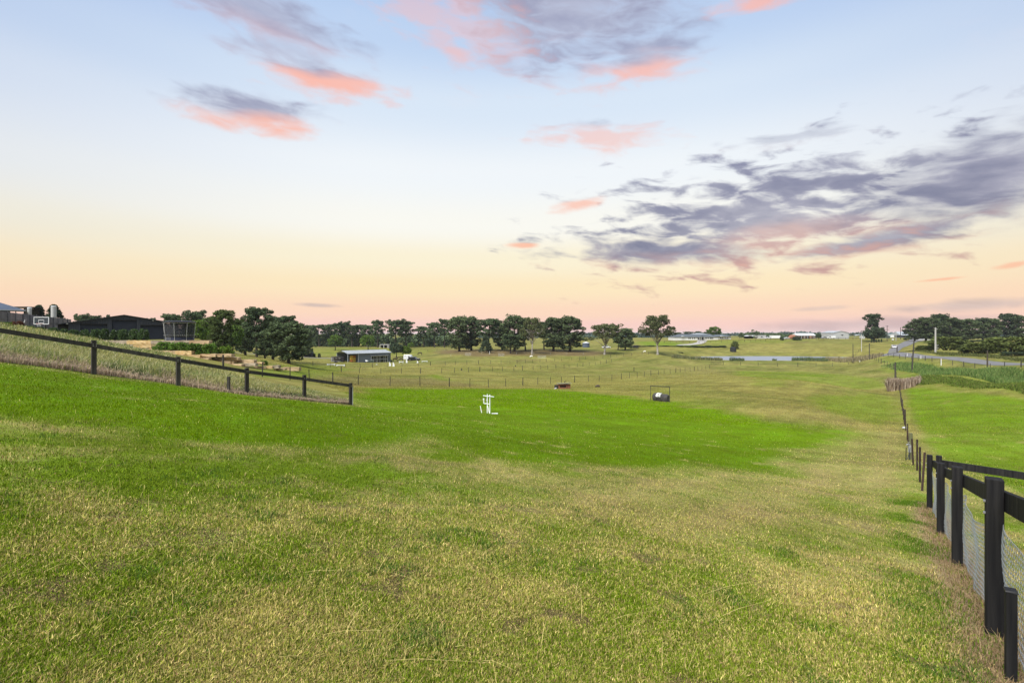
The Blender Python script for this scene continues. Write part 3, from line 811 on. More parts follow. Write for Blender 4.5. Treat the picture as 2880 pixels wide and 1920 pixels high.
def tall_grass():
    # rough unmown bank behind the left fence
    n = 120000
    q = rng.uniform(-0.06, 1.0, n) ** 1.0
    px = -90 + (rng.uniform(0, 1, n)) * 1075
    t = (px - CX) / F
    yf = np.interp(px, [-90, 264, 501, 694, 856, 986], [14.7, 17.4, 20, 21.2, 23, 25.9])
    ymax = np.interp(px, [-90, 200, 300, 500, 640, 760, 900, 986], [50, 55, 55, 48, 36, 31.5, 28.5, 26.5])
    s = rng.uniform(0, 1, n)
    Y = 1 / (1 / yf + s * (1 / ymax - 1 / yf)) + 0.12
    X = t * Y
    d = Y - yf
    n1 = fbm(X, Y, 1.5, 31.0, 3); n2 = fbm(X, Y, 4.0, 32.0, 2)
    edge = 1 - sst(d, 0.25, 1.3 + 1.2 * (n1 - 0.4))
    v = rng.uniform(0, 1, n)[:, None]
    u = rng.uniform(0, 1, n)
    olive = np.array((0.31, 0.295, 0.10)); green = np.array((0.14, 0.195, 0.055)); pale = np.array((0.55, 0.50, 0.28)); dead = np.array((0.48, 0.37, 0.26)); dk = np.array((0.07, 0.085, 0.035))
    gp_ = sst(n2, 0.4, 0.6)
    col = np.where((u < 0.34 + 0.30 * (1 - gp_))[:, None], olive * (0.7 + 0.7 * v), np.where((u < 0.80)[:, None], green * (0.7 + 0.8 * v), pale * (0.7 + 0.6 * v)))
    col = np.where((n1 < 0.36)[:, None] & (u < 0.6)[:, None], dk * (0.8 + v), col)
    col = np.where((rng.uniform(0, 1, n) < edge * 0.92)[:, None], dead * (0.6 + 0.7 * v), col)
    h = (0.16 + 0.85 * np.clip(n1 - 0.1, 0, 1) + 0.28 * rng.uniform(0, 1, n) ** 2) * (1 - 0.62 * edge) * np.interp(px, [-90, 500, 700, 986], [1, 0.95, 0.75, 0.55]) * np.where(Y > 34, 0.75, 1)
    pos = np.stack([X, Y, tz(X, Y)], 1)
    o = blades('tall_grass', pos, h, 0.010 + 0.0011 * Y, col, 0.42, 2, tipcol=None, droop=0.12)
    tag(o, 'long seeding grass and weeds on the bank behind the left timber fence', 'grass', kind='stuff')
tall_grass()

def patch_blades(name, label, pts_fn, n, h, w, cols, lean=0.3, cat='reeds', droop=0.1, hs=None):
    X, Y = pts_fn(n)
    k = len(X)
    pos = np.stack([X, Y, tz(X, Y)], 1)
    ci = rng.integers(0, len(cols), k); v = rng.uniform(0.65, 1.4, k)[:, None]
    col = np.array(cols)[ci] * v
    hh = rng.uniform(h[0] * 0.7, h[1], k) * (0.45 + 1.0 * fbm(X, Y, 3.2, 40, 3))
    if hs: hh = hh * np.interp(X / Y * F + CX, *hs)
    o = blades(name, pos, hh, w, col, lean, 2, droop=droop)
    return tag(o, label, cat, kind='stuff')

def band(px0, px1, ya, yb, power=1.0):
    def fn(n):
        px = rng.uniform(min(px0), max(px1), n) if isinstance(px0, list) else rng.uniform(px0, px1, n)
        lo = np.interp(px, *ya); hi = np.interp(px, *yb)
        Y = lo + (hi - lo) * rng.uniform(0, 1, n)
        X = (px - CX) / F * Y
        e = np.minimum(np.minimum((Y - lo) / (hi - lo), (hi - Y) / (hi - lo)), np.minimum((px - px0), (px1 - px)) / (px1 - px0) * 2)
        k = rng.uniform(0, 1, n) < sst(e + 0.55 * (fbm(X, Y, 5.0, 61, 2) - 0.5), -0.06, 0.18)
        return X[k], Y[k]
    return fn

patch_blades('reed_bed', 'dense blue-green reeds filling the ditch beside the road',
             band(2478, 3060, ([2478, 2600, 2750, 2880, 3060], [134, 104, 86, 76, 66]), ([2478, 2600, 2750, 2880, 3060], [150, 122, 101, 88, 78])),
             42000, (0.75, 1.5), 0.07, [(0.115, 0.19, 0.05), (0.155, 0.235, 0.058), (0.085, 0.15, 0.04), (0.22, 0.265, 0.085)], 0.4, hs=([2478, 2560, 2650, 3060], [0.3, 0.65, 0.9, 1.0]))
patch_blades('bank_tussocks', 'tufty yellow-green grass on the low earth bank by the reeds',
             band(2545, 3060, ([2545, 2700, 2880, 3060], [93, 78, 63.5, 56]), ([2545, 2600, 2700, 2880, 3060], [98, 97, 86, 72, 64])),
             34000, (0.25, 0.6), 0.075, [(0.115, 0.175, 0.028), (0.145, 0.205, 0.034), (0.19, 0.20, 0.055), (0.08, 0.115, 0.022)], 0.6, 'grass')
patch_blades('dry_reed_clump', 'clump of dead brown plumed reeds at the far end of the picket fence',
             band(2496, 2590, ([2496, 2590], [90, 90]), ([2496, 2590], [94, 94])),
             6200, (1.5, 2.6), 0.09, [(0.28, 0.205, 0.14), (0.38, 0.29, 0.21), (0.17, 0.12, 0.08), (0.5, 0.41, 0.31)], 0.22, hs=([2496, 2590], [1.15, 0.62]))
patch_blades('dam_edge_grass', 'straw-coloured rank grass at the right end of the dam',
             band(2320, 2482, ([2320, 2400, 2482], [203, 194, 190]), ([2320, 2400, 2482], [216, 212, 206])),
             5500, (0.8, 2.0), 0.16, [(0.28, 0.235, 0.13), (0.36, 0.30, 0.17), (0.19, 0.175, 0.085)], 0.35, 'grass')
patch_blades('dam_reeds', 'dull green rushes along the left shore of the dam',
             band(1888, 2032, ([1888, 1960, 2032], [202, 199, 200]), ([1888, 1940, 2032], [214, 222, 208])),
             3600, (0.6, 1.6), 0.16, [(0.14, 0.15, 0.065), (0.22, 0.20, 0.10), (0.10, 0.12, 0.05)], 0.35)
patch_blades('dam_reeds', 'dark rushes standing in the near shallows left of centre of the dam',
             band(2050, 2096, ([2050, 2096], [200, 200]), ([2050, 2096], [205, 205])), 700, (0.7, 1.9), 0.14, [(0.08, 0.11, 0.055), (0.12, 0.15, 0.065)], 0.3)
patch_blades('dam_reeds', 'single small tuft of rushes in the middle of the dam',
             band(2172, 2184, ([2172, 2184], [201, 201]), ([2172, 2184], [204, 204])), 120, (0.6, 1.6), 0.14, [(0.08, 0.11, 0.055), (0.12, 0.15, 0.065)], 0.3)
patch_blades('dam_reeds', 'long belt of green rushes along the near right shore of the dam',
             band(2225, 2330, ([2225, 2330], [201, 201]), ([2225, 2330], [207, 211])), 1700, (0.7, 2.1), 0.15, [(0.09, 0.125, 0.055), (0.13, 0.16, 0.07)], 0.3)
patch_blades('roadside_grass', 'rough verge grass between the road and the olive bushes',
             band(2520, 3060, ([2520, 2640, 2880, 3060], [176, 142, 108, 97]), ([2520, 2640, 2880, 3060], [184, 152, 118, 106])),
             12000, (0.2, 0.6), 0.12, [(0.10, 0.115, 0.035), (0.15, 0.15, 0.06), (0.07, 0.09, 0.025)], 0.5, 'grass')

# ================================================================== TREES
def foliage(name, centres, radii, nper, leaf, mat, flat=0.6, seed=0):
    g = np.random.default_rng(seed)
    C = np.repeat(np.array(centres, float), nper, 0); Rr = np.repeat(np.array(radii, float), nper)
    n = len(C)
    d = g.normal(size=(n, 3)); d /= np.linalg.norm(d, axis=1)[:, None]
    d *= (g.uniform(0.25, 1, n) ** 0.5)[:, None]
    p = C + d * Rr[:, None] * np.array((1, 1, flat))
    a = g.normal(size=(n, 3)); a /= np.linalg.norm(a, axis=1)[:, None]
    b = np.cross(a, g.normal(size=(n, 3))); b /= np.linalg.norm(b, axis=1)[:, None]
    s = leaf * g.uniform(0.55, 1.3, n)[:, None]
    V = np.stack([p - a * s * 0.75, p + b * s * 0.38, p + a * s * 0.75, p - b * s * 0.38], 1).reshape(-1, 3)
    return np_mesh(name, V, np.arange(4 * n).reshape(-1, 4), mat)

def tree_proto(kind, seed):
    """unit tree: returns trunk mesh, crown mesh, native height, native crown width"""
    g = random.Random(seed)
    mb = MB(); cen = []; rad = []
    if kind in ('pine', 'pine_full', 'gum', 'wispy', 'leafy', 'leafdark'):
        H = 16.0
        W = {'pine': 4.4, 'pine_full': 4.6, 'gum': 7.0, 'wispy': 5.0, 'leafy': 4.8, 'leafdark': 4.8}[kind]
        t0 = {'pine': 0.42, 'pine_full': 0.13, 'gum': 0.40, 'wispy': 0.3, 'leafy': .12, 'leafdark': .12}[kind]
        r0 = {'pine': 0.34, 'pine_full': 0.4, 'gum': 0.4, 'wispy': 0.4, 'leafy': .3, 'leafdark': .4}[kind]
        bx, by = g.uniform(-0.6, 0.6), g.uniform(-0.6, 0.6)
        def spine(t): return Vector((bx * math.sin(t * 2.3), by * math.sin(t * 1.9), H * t))
        top = 0.93 if kind != 'gum' else 0.62
        mb.tube([spine(t * top) for t in (0, .02, .1, .25, .4, .6, .8, 1)], [r0 * 1.5, r0 * 1.15, r0, r0 * .85, r0 * .7, r0 * .5, r0 * .32, r0 * .12], 8)
        nb = {'pine': 30, 'pine_full': 58, 'gum': 26, 'wispy': 20, 'leafy': 58, 'leafdark': 46}[kind]
        for i in range(nb):
            f = (i + 0.5) / nb
            az = i * 2.399 + g.uniform(-0.5, 0.5)
            if kind == 'gum':
                t = 0.22 + 0.36 * f; p0 = spine(t)
                L_ = W * (0.55 + 0.45 * g.random()) * (1.0 if f < 0.7 else 0.7)
                rise = H * (0.36 + 0.22 * f) * g.uniform(0.75, 1.1)
                p1 = p0 + Vector((math.cos(az) * L_ * .45, math.sin(az) * L_ * .45, rise * .62))
                p2 = p0 + Vector((math.cos(az) * L_, math.sin(az) * L_, rise))
                p2.z = min(p2.z, H * math.sqrt(max(0.05, 1 - (L_ / (W * 1.25)) ** 2)) + 0.2)
                mb.tube([p0, p1, p2], [r0 * .42, r0 * .24, r0 * .08], 5)
                for k in range(5):
                    q = p1.lerp(p2, 0.45 + 0.65 * g.random()) + Vector((g.gauss(0, .9), g.gauss(0, .9), g.gauss(0, .5)))
                    cen.append(q); rad.append(g.uniform(0.8, 1.5))
            else:
                t = t0 + (0.98 - t0) * f; p0 = spine(min(t, .9) * 0.97)
                if kind == 'pine': prof = math.sqrt(max(0.02, 1 - ((t - 0.70) / 0.34) ** 2))
                elif kind in ('leafy', 'leafdark'): prof = (0.78 + 0.22 * math.sin(9 * f + seed)) * (1 if f < .55 else math.sqrt(max(.03, 1 - ((f - .55) / .5) ** 2)))
                elif kind == 'pine_full': prof = (0.72 + 0.28 * math.sin(3.1 * f)) * (1 if f < .65 else math.sqrt(max(.03, 1 - ((f - .65) / .37) ** 2)))
                else: prof = 0.55 + 0.45 * math.sin(6 * f + seed)
                L_ = W * prof * g.uniform(0.72, 1.08)
                up = L_ * (g.uniform(0.1, 0.5) if kind == 'pine' or f > .5 else g.uniform(-.25, .3))
                p1 = p0 + Vector((math.cos(az) * L_ * .55, math.sin(az) * L_ * .55, up * .3))
                p2 = p0 + Vector((math.cos(az) * L_, math.sin(az) * L_, up))
                mb.tube([p0, p1, p2], [r0 * .26, r0 * .16, r0 * .05], 5)
                for k in range(4 if kind != 'wispy' else 3):
                    q = p0.lerp(p2, 0.42 + 0.62 * g.random()) + Vector((g.gauss(0, .45), g.gauss(0, .45), g.gauss(0.15, .3)))
                    cen.append(q); rad.append(g.uniform(0.5, 1.1) if kind != 'wispy' else g.uniform(.5, .9))
        if kind in ('pine', 'pine_full', 'leafy', 'leafdark'):
            for k in range(11):   # rounded cap of the umbrella
                a = g.uniform(0, 6.28); q = g.random() * W * .55
                cen.append(spine(.93) + Vector((math.cos(a) * q, math.sin(a) * q, g.uniform(-.9, .5)))); rad.append(g.uniform(.8, 1.2))
        mat = {'pine': M['pine_leaf'], 'pine_full': M['pine_leaf2'], 'gum': M['gum_leaf'], 'wispy': M['dark_leaf'], 'leafy': M['leafy_leaf'], 'leafdark': M['dark_leaf']}[kind]
        trunk = mb.mesh(M['gum_bark'] if kind in ('gum', 'leafy') else M['bark'], True)
        crown = foliage('crown', cen, rad, {'pine': 60, 'pine_full': 52, 'gum': 66, 'wispy': 34, 'leafy': 60, 'leafdark': 48}[kind], {'pine': .42, 'pine_full': .46, 'gum': .44, 'wispy': .45, 'leafy': .42, 'leafdark': .46}[kind], mat, {'pine': .75, 'gum': .7, 'wispy': .6}.get(kind, .9), seed)
        return trunk, crown, H, 2 * W * 1.08
    H = 8.0
    if kind in ('round', 'roundlime', 'rounddark'):
        mb.tube([(0, 0, 0), (0.05, 0, 1.2), (0, .05, 3.5), (0, 0, 6)], [.26, .19, .15, .05], 7)
        for i in range(120):
            a = g.uniform(0, 6.28); ct = g.uniform(-0.75, 1); rr = g.uniform(0.55, 1) ** .5
            st = math.sqrt(1 - ct * ct)
            cen.append((math.cos(a) * st * 3.2 * rr, math.sin(a) * st * 3.2 * rr, 4.6 + ct * 2.9 * rr)); rad.append(g.uniform(.5, .85))
        for i in range(5):
            a = i * 1.26; mb.tube([(0, 0, 2 + .3 * i), (math.cos(a) * 1.9, math.sin(a) * 1.9, 4.4)], [.09, .03], 5)
        mat = {'round': M['round_leaf'], 'roundlime': M['lime_leaf'], 'rounddark': M['dark_leaf']}[kind]
        return mb.mesh(M['bark'], True), foliage('crown', cen, rad, 26, .42, mat, .8, seed), 8.0, 7.2
    if kind == 'cone':
        mb.tube([(0, 0, 0), (0, 0, 6.8)], [.16, .04], 6)
        for i in range(150):
            t = g.random() ** 0.8; a = g.uniform(0, 6.28); w = 2.0 * (1 - t) ** .75 * math.sqrt(g.uniform(.25, 1)) + .1
            cen.append((math.cos(a) * w, math.sin(a) * w, .5 + t * 7.1)); rad.append(g.uniform(.38, .62))
        return mb.mesh(M['bark'], True), foliage('crown', cen, rad, 34, .34, M['dark_leaf'], .9, seed), 8.0, 4.6
    if kind.startswith('bush'):
        H = 2.0
        nm = {'bush': 'hedge_leaf', 'bush_olive': 'acacia_leaf', 'bush_dark': 'dark_leaf', 'bush_lime': 'lime_leaf', 'bush_red': 'red_leaf', 'bush_cover': 'cover_leaf'}[kind]
        for i in range(5):
            a = i * 1.3; mb.tube([(0.1 * math.cos(a), .1 * math.sin(a), 0), (.35 * math.cos(a), .35 * math.sin(a), .7), (.6 * math.cos(a), .6 * math.sin(a), 1.3)], [.045, .03, .01], 5)
        for i in range(110):
            a = g.uniform(0, 6.28); z = g.random() ** .8; w = math.sqrt(max(.05, 1 - (z * 1.02 - .25) ** 2 * 1.2)) * math.sqrt(g.uniform(.3, 1)) * (0.95 if kind == 'bush_olive' else 1) * .88
            cen.append((math.cos(a) * w, math.sin(a) * w, .15 + z * 1.65)); rad.append(g.uniform(.16, .30))
        return mb.mesh(M['bark'], True), foliage('crown', cen, rad, 30, .12, M[nm], 1.0, seed), 2.0, 2.05
    raise ValueError(kind)

PROTO = {}
def tree(kind, variant, px, Y, top_py, width_px, label, group=None, name=None, cat='tree', base_drop=0.0, ratio=None):
    key = (kind, variant)
    if key not in PROTO: PROTO[key] = tree_proto(kind, 11 + variant * 17 + sum(map(ord, kind)))
    tr, cr, H, W = PROTO[key]
    b = gp(px, Y)
    ztop = -(top_py - HZ) / F * Y
    h = max(0.4, ztop - b.z)
    wd = width_px / F * Y
    t = thing(name or {'pine': 'pine_tree', 'pine_full': 'pine_tree', 'gum': 'gum_tree', 'wispy': 'tree', 'leafy': 'gum_tree', 'leafdark': 'tree', 'cone': 'conifer'}.get(kind, 'tree' if cat == 'tree' else 'shrub'), label, cat, (b.x, b.y, b.z - 0.05), random.uniform(0, 6.28), group)
    t.scale = (wd / W, wd / W, h / H)
    link('trunk' if cat == 'tree' else 'stem', tr, t)
    link('crown' if cat == 'tree' else 'foliage', cr, t)
    return t

ORD = ['first', 'second', 'third', 'fourth', 'fifth', 'sixth', 'seventh', 'eighth', 'ninth', 'tenth', 'eleventh', 'twelfth', 'thirteenth', 'fourteenth', 'fifteenth', 'sixteenth', 'seventeenth', 'eighteenth', 'nineteenth', 'twentieth']

# -- trees behind the black shed and trampoline
for i, (k, v, px, Y, top, w, lab) in enumerate((
    ('pine', 0, 228, 190, 883, 42, 'thin pine top showing above the left roof edge of the black shed'),
    ('pine', 1, 262, 200, 886, 50, 'dark pine top above the left roof slope of the black shed'),
    ('wispy', 0, 305, 210, 878, 34, 'wispy pale tree top just left of the black shed ridge'),
    ('pine', 2, 425, 200, 893, 30, 'small pine top above the right roof slope of the black shed'),
    ('pine', 3, 487, 195, 882, 62, 'dark pine crown directly above the trampoline canopy'),
    ('pine', 0, 546, 185, 874, 82, 'broad dark pine right of and above the trampoline'),
    ('pine_full', 1, 592, 170, 893, 60, 'dark pine between the trampoline and the tall gum tree'),
    ('roundlime', 0, 557, 118, 892, 62, 'yellow-green tree just right of the trampoline'),
    ('pine_full', 0, 690, 165, 897, 80, 'dark bushy pine left of the tallest pine by the terraces'),
    ('pine', 4, 722, 130, 865, 92, 'tallest open-crowned pine behind the sandstone terraces'),
    ('pine', 2, 795, 150, 887, 84, 'flat-topped pine behind the broad dark tree by the terraces'),
)):
    tree(k, v, px, Y, top, w, lab, 'trees behind the black shed')
tree('pine_full', 3, 768, 142, 903, 84, 'dark green pine between the tallest pine and the broad dark tree', 'trees behind the black shed')
tree('leafy', 1, 598, 128, 888, 74, 'green leafy tree left of the tall gum behind the terraces', 'trees behind the black shed')
tree('pine_full', 2, 858, 205, 921, 56, 'dark pine right behind the broad dark tree', 'trees behind the black shed')
tree('leafy', 2, 628, 108, 869, 92, 'leafy green gum with pale twin trunks behind the terrace hedge')
tree('round', 1, 655, 120, 905, 60, 'mid-green leafy tree leaning on the gum behind the terraces')
tree('pine_full', 2, 812, 108, 905, 112, 'broad dark green tree with foliage to the ground right of the terraces')
tree('pine_full', 1, 745, 118, 930, 60, 'low dark pine filling the gap behind the terrace steps')

# -- long pine row behind the grey shed
row = [(846, 340, 911, 46), (873, 345, 914, 44), (898, 338, 912, 46), (925, 345, 911, 40), (953, 340, 908, 44), (969, 346, 904, 40), (990, 338, 913, 44), (1010, 345, 912, 42), (1032, 340, 914, 46),
       (1062, 325, 901, 46), (1112, 318, 899, 64), (1142, 322, 902, 60), (1192, 330, 917, 44), (1222, 318, 906, 50), (1250, 312, 898, 46)]
for i, (px, Y, top, w) in enumerate(row):
    tree('pine', i % 5, px, Y, top, w, f'{ORD[i]} pine from the left in the far row behind the grey shed', 'far pine row behind the grey shed')
# -- dark clump in the centre
cl = [(1292, 240, 887, 78, 'pine_full'), (1326, 246, 889, 72, 'pine_full'), (1372, 238, 895, 80, 'pine'), (1412, 250, 915, 54, 'pine_full'), (1447, 236, 884, 86, 'pine_full'), (1478, 246, 893, 60, 'pine'),
      (1556, 240, 892, 84, 'pine_full'), (1603, 238, 887, 92, 'pine_full'), (1530, 252, 904, 54, 'pine')]
for i, (px, Y, top, w, k) in enumerate(sorted(cl)):
    tree(k, i % 4, px, Y, top, w, f'{ORD[i]} dark pine from the left in the central clump', 'pines of the central clump')
tree('cone', 1, 1367, 224, 940, 40, 'dark conical young pine in front of the central clump')
tree('pine', 3, 1436, 222, 940, 60, 'low pine at the front edge of the central clump')
tree('gum', 0, 1496, 222, 893, 76, 'gum tree with bare white limbs among the central pines')
tree('gum', 1, 1700, 224, 907, 100, 'spreading gum tree with pale trunk left of the round dark pine')
tree('pine_full', 3, 1758, 248, 922, 58, 'rounded dark pine between the two spreading gum trees')
tree('pine', 1, 1738, 252, 940, 40, 'low dark pine against the left side of the rounded dark pine')
tree('gum', 0, 1850, 220, 886, 106, 'tall lone gum tree with white trunk left of the long house')
tree('round', 0, 943, 272, 940, 44, 'left of two round green trees behind the grey shed roof')
tree('round', 1, 1035, 272, 940, 44, 'right of two round green trees behind the grey shed roof')
tree('rounddark', 0, 1115, 214, 961, 40, 'dark round tree at the right end of the grey shed')
tree('roundlime', 1, 1142, 216, 971, 32, 'small light green tree beside the horse trailer')
tree('roundlime', 2, 1156, 300, 962, 18, 'small pale green sapling in front of the far pine row')
# -- around the houses
tree('round', 0, 2008, 400, 917, 42, 'large round tree behind the right wing of the long house', name='tree')
tree('rounddark', 1, 1965, 400, 930, 26, 'clipped dark tree behind the middle of the long house')
tree('rounddark', 2, 1985, 410, 932, 20, 'small dark tree between two trees behind the long house')
tree('pine', 2, 1938, 420, 932, 32, 'flat dark tree behind the left roof of the long house')
tree('pine_full', 1, 1905, 400, 934, 30, 'dark tree behind the garage end of the long house')
tree('leafdark', 1, 2457, 300, 882, 56, 'ragged dark tree standing alone left of the power poles')
tree('rounddark', 0, 2460, 296, 922, 56, 'dense dark bushy tree at the foot of the ragged tree')
rr_ = [(2572, 296, 905, 50, 'pine_full'), (2604, 290, 892, 66, 'pine_full'), (2640, 300, 882, 58, 'leafdark'), (2667, 296, 893, 60, 'pine_full'), (2700, 310, 906, 44, 'pine_full'), (2722, 296, 897, 64, 'pine_full'), (2764, 300, 893, 50, 'leafdark'),
       (2790, 296, 896, 44, 'pine_full'), (2838, 300, 882, 62, 'leafdark'), (2878, 296, 886, 54, 'pine_full'), (2930, 296, 884, 60, 'pine')]
for i, (px, Y, top, w, k) in enumerate(rr_):
    tree(k, (i + 1) % 5 if k == 'pine' else i % 4, px, Y, top - 1, w * 1.12, f'{ORD[i]} dark tree from the left in the row beyond the road', 'tree row beyond the road')
# -- bushes right of the road
for i, (px, Y, top, w, k, lab) in enumerate((
    (2604, 176, 974, 48, 'bush_olive', 'low olive bush left of the concrete power pole'),
    (2664, 168, 949, 96, 'bush_olive', 'tall olive bush just right of the concrete power pole'),
    (2706, 164, 972, 64, 'bush_olive', 'rounded olive bush between the power pole and the far paddock'),
    (2752, 140, 966, 78, 'bush_olive', 'spreading olive bush behind the timber pole by the road'),
    (2790, 150, 984, 50, 'bush_olive', 'low bush in the gap between two tall olive bushes'),
    (2838, 142, 950, 118, 'bush_olive', 'largest dark olive bush at the right edge beyond the road'),
    (2852, 126, 992, 58, 'bush_dark', 'low dark green bush below the largest olive bush at right'),
    (2900, 136, 975, 70, 'bush_olive', 'olive bush cut by the right edge of the picture'))):
    tree(k, i % 3, px, Y, top - 4, w * 1.15, lab, 'bushes beyond the road', 'shrub', 'bush')
tree('bush_dark', 0, 2716, 270, 955, 56, 'left of two long low dark hedges under the row beyond the road', None, 'hedge', 'bush')
tree('bush_dark', 1, 2772, 270, 955, 58, 'right of two long low dark hedges under the row beyond the road', None, 'hedge', 'bush')
tree('bush_dark', 2, 2640, 276, 948, 30, 'dark bush under the trees by the entrance gate', None, 'shrub', 'bush')
tree('bush_dark', 0, 2199, 318, 946, 13, 'small clipped round bush right of the white container', None, 'shrub', 'bush')
tree('bush_dark', 1, 2240, 318, 946, 24, 'dark flat-topped bush in front of the hut with verandah', None, 'hedge', 'bush')
tree('rounddark', 1, 2302, 322, 938, 16, 'ball-shaped tree at the right end of the hut with verandah')
tree('bush_olive', 0, 2067, 268, 958, 24, 'feathery green bush growing behind the dark water tank', None, 'shrub', 'bush')
tree('bush_dark', 2, 1915, 240, 990, 16, 'dark heap of brush at the left end of the dam', None, 'shrub', 'bush')
# -- garden at far left
for i, (px, Y, top, w, k, lab) in enumerate((
    (8, 54, 903, 34, 'bush', 'dark green garden shrub at the left edge below the paling fence'),
    (28, 53, 904, 28, 'bush_lime', 'lime green garden shrub below the paling fence'),
    (50, 53, 900, 30, 'bush_red', 'red-tipped garden shrub below the paling fence'),
    (83, 53, 914, 30, 'bush', 'low dark shrub left of the basketball backboard'),
    (112, 54, 918, 32, 'bush', 'dark shrub directly below the basketball backboard'),
    (149, 55, 919, 30, 'bush', 'dark shrub between the backboard and the black shed'))):
    tree(k, i % 3, px, Y, top, w, lab, 'garden shrubs below the paling fence', 'shrub', 'shrub')
for i, (px, w) in enumerate(((180, 24), (207, 36), (238, 28), (270, 30), (295, 26), (323, 28), (347, 27), (377, 30), (403, 29))):
    t = tree('bush', i % 3, px, 64.6 + 0.3 * (i % 2), 922 + (i * 7) % 4, w, f'{ORD[i]} flowering shrub from the left in the hedge before the black shed', 'hedge shrubs before the black shed', 'shrub', 'shrub')
    mb = MB()
    for k in range(3 + i % 3):
        a = random.uniform(3.4, 6.0) - t.rotation_euler.z; z = random.uniform(.7, 1.7)
        w_ = math.sqrt(max(.1, 1 - (z / 1.7 - .25) ** 2)) * .98
        c = Vector((math.cos(a) * w_, math.sin(a) * w_, z))
        for q in range(5):
            an = q * 1.256; mb.add([c, c + Vector((math.cos(an) * .07, math.sin(an) * .05, .02)), c + Vector((math.cos(an + .8) * .09, math.sin(an + .8) * .06, .05))], [(0, 1, 2)])
    tag(mb.build('blossoms', M['flower'], t), kind='stuff')
tree('cone', 0, 109, 94, 856, 46, 'dark conifer behind the paling fence left of the other', 'conifers behind the paling fence')
tree('cone', 2, 152, 98, 855, 56, 'dark conifer behind the paling fence near the tall white column', 'conifers behind the paling fence')
for i, (px, Y, top, w, k, lab) in enumerate((
    (462, 60.5, 959, 62, 'bush_cover', 'spreading green shrub below the left part of the sandstone wall'),
    (505, 60, 960, 62, 'bush_cover', 'spreading green shrub below the trampoline wall'),
    (548, 59.8, 963, 60, 'bush_cover', 'dense green shrub on the middle sandstone tier'),
    (590, 60, 964, 60, 'bush_cover', 'bushy green shrub at the right end of the upper wall'),
    (635, 61, 971, 50, 'bush_lime', 'bright lime shrub on the sandstone tier at the right'),
    (742, 69, 1012, 24, 'bush_lime', 'lime ornamental grass tuft on the lowest sandstone terrace'))):
    tree(k, i % 3, px, Y, top, w, lab, 'terrace planting', 'shrub', 'shrub')

# -- far woodland and undergrowth that read as one mass
def wood(name, label, px0, px1, Y0, Y1, tops, n, leaf, rad, mat, nper=26, seed=3):
    g = np.random.default_rng(seed)
    px = g.uniform(px0, px1, n); Y = g.uniform(Y0, Y1, n); X = (px - CX) / F * Y
    zt = -(np.interp(px, tops[0], tops[1]) - HZ) / F * Y
    zb = tz(X, Y); f = g.uniform(0.05, 1, n) ** 0.7
    bump = 0.78 + 0.3 * vnoise(px / 14.0, px * 0, seed)
    z = zb + (zt - zb) * f * bump - rad * .5
    me = foliage(name, np.stack([X, Y, z], 1), np.full(n, rad) * g.uniform(.7, 1.3, n), nper, leaf, mat, .8, seed)
    return tag(link(name, me), label, 'woodland', kind='stuff')
wood('undergrowth', 'dark undergrowth beneath the far pine row', 560, 1290, 338, 356, ([560, 700, 830, 1000, 1180, 1290], [930, 930, 938, 940, 938, 942]), 700, 1.4, 2.4, M['pine_leaf'], 22, 5)
wood('far_woodland', 'distant tree belt behind the gum trees and long house', 1180, 1900, 520, 640, ([1180, 1560, 1640, 1780, 1900], [938, 938, 936, 935, 939]), 420, 1.8, 3.0, M['far_leaf'], 22, 6)
wood('far_woodland', 'distant wooded ridge behind the farm sheds', 1880, 2620, 900, 1150, ([1880, 2080, 2120, 2160, 2250, 2310, 2350, 2470, 2620], [940, 938, 934, 937, 932, 935, 938, 936, 936]), 650, 3.4, 5.5, M['far_leaf'], 24, 7)
wood('tree_belt', 'dark belt of trees behind the white roofed carports', 2080, 2330, 420, 450, ([2080, 2095, 2110, 2135, 2160, 2260, 2330], [936, 934, 927, 934, 936, 940, 936]), 190, 1.5, 2.3, M['pine_leaf'], 24, 8)
wood('far_woodland', 'distant trees seen between the trunks beyond the road', 2560, 3100, 700, 800, ([2560, 3100], [939, 938]), 260, 2.6, 4.2, M['far_leaf'], 22, 9)
wood('far_woodland', 'distant trees behind the black shed at far left', -300, 620, 700, 800, ([-300, 620], [925, 930]), 260, 2.6, 4.2, M['far_leaf'], 22, 10)

# ================================================================== FENCES
def post_mesh(w, h, mat, n=None):
    mb = MB()
    if n: mb.tube([(0, 0, -.3), (0, 0, h)], [w / 2, w / 2 * .94], n)
    else: mb.box((0, 0, h / 2 - .15), (w, w, h + .3))
    return mb.mesh(mat)

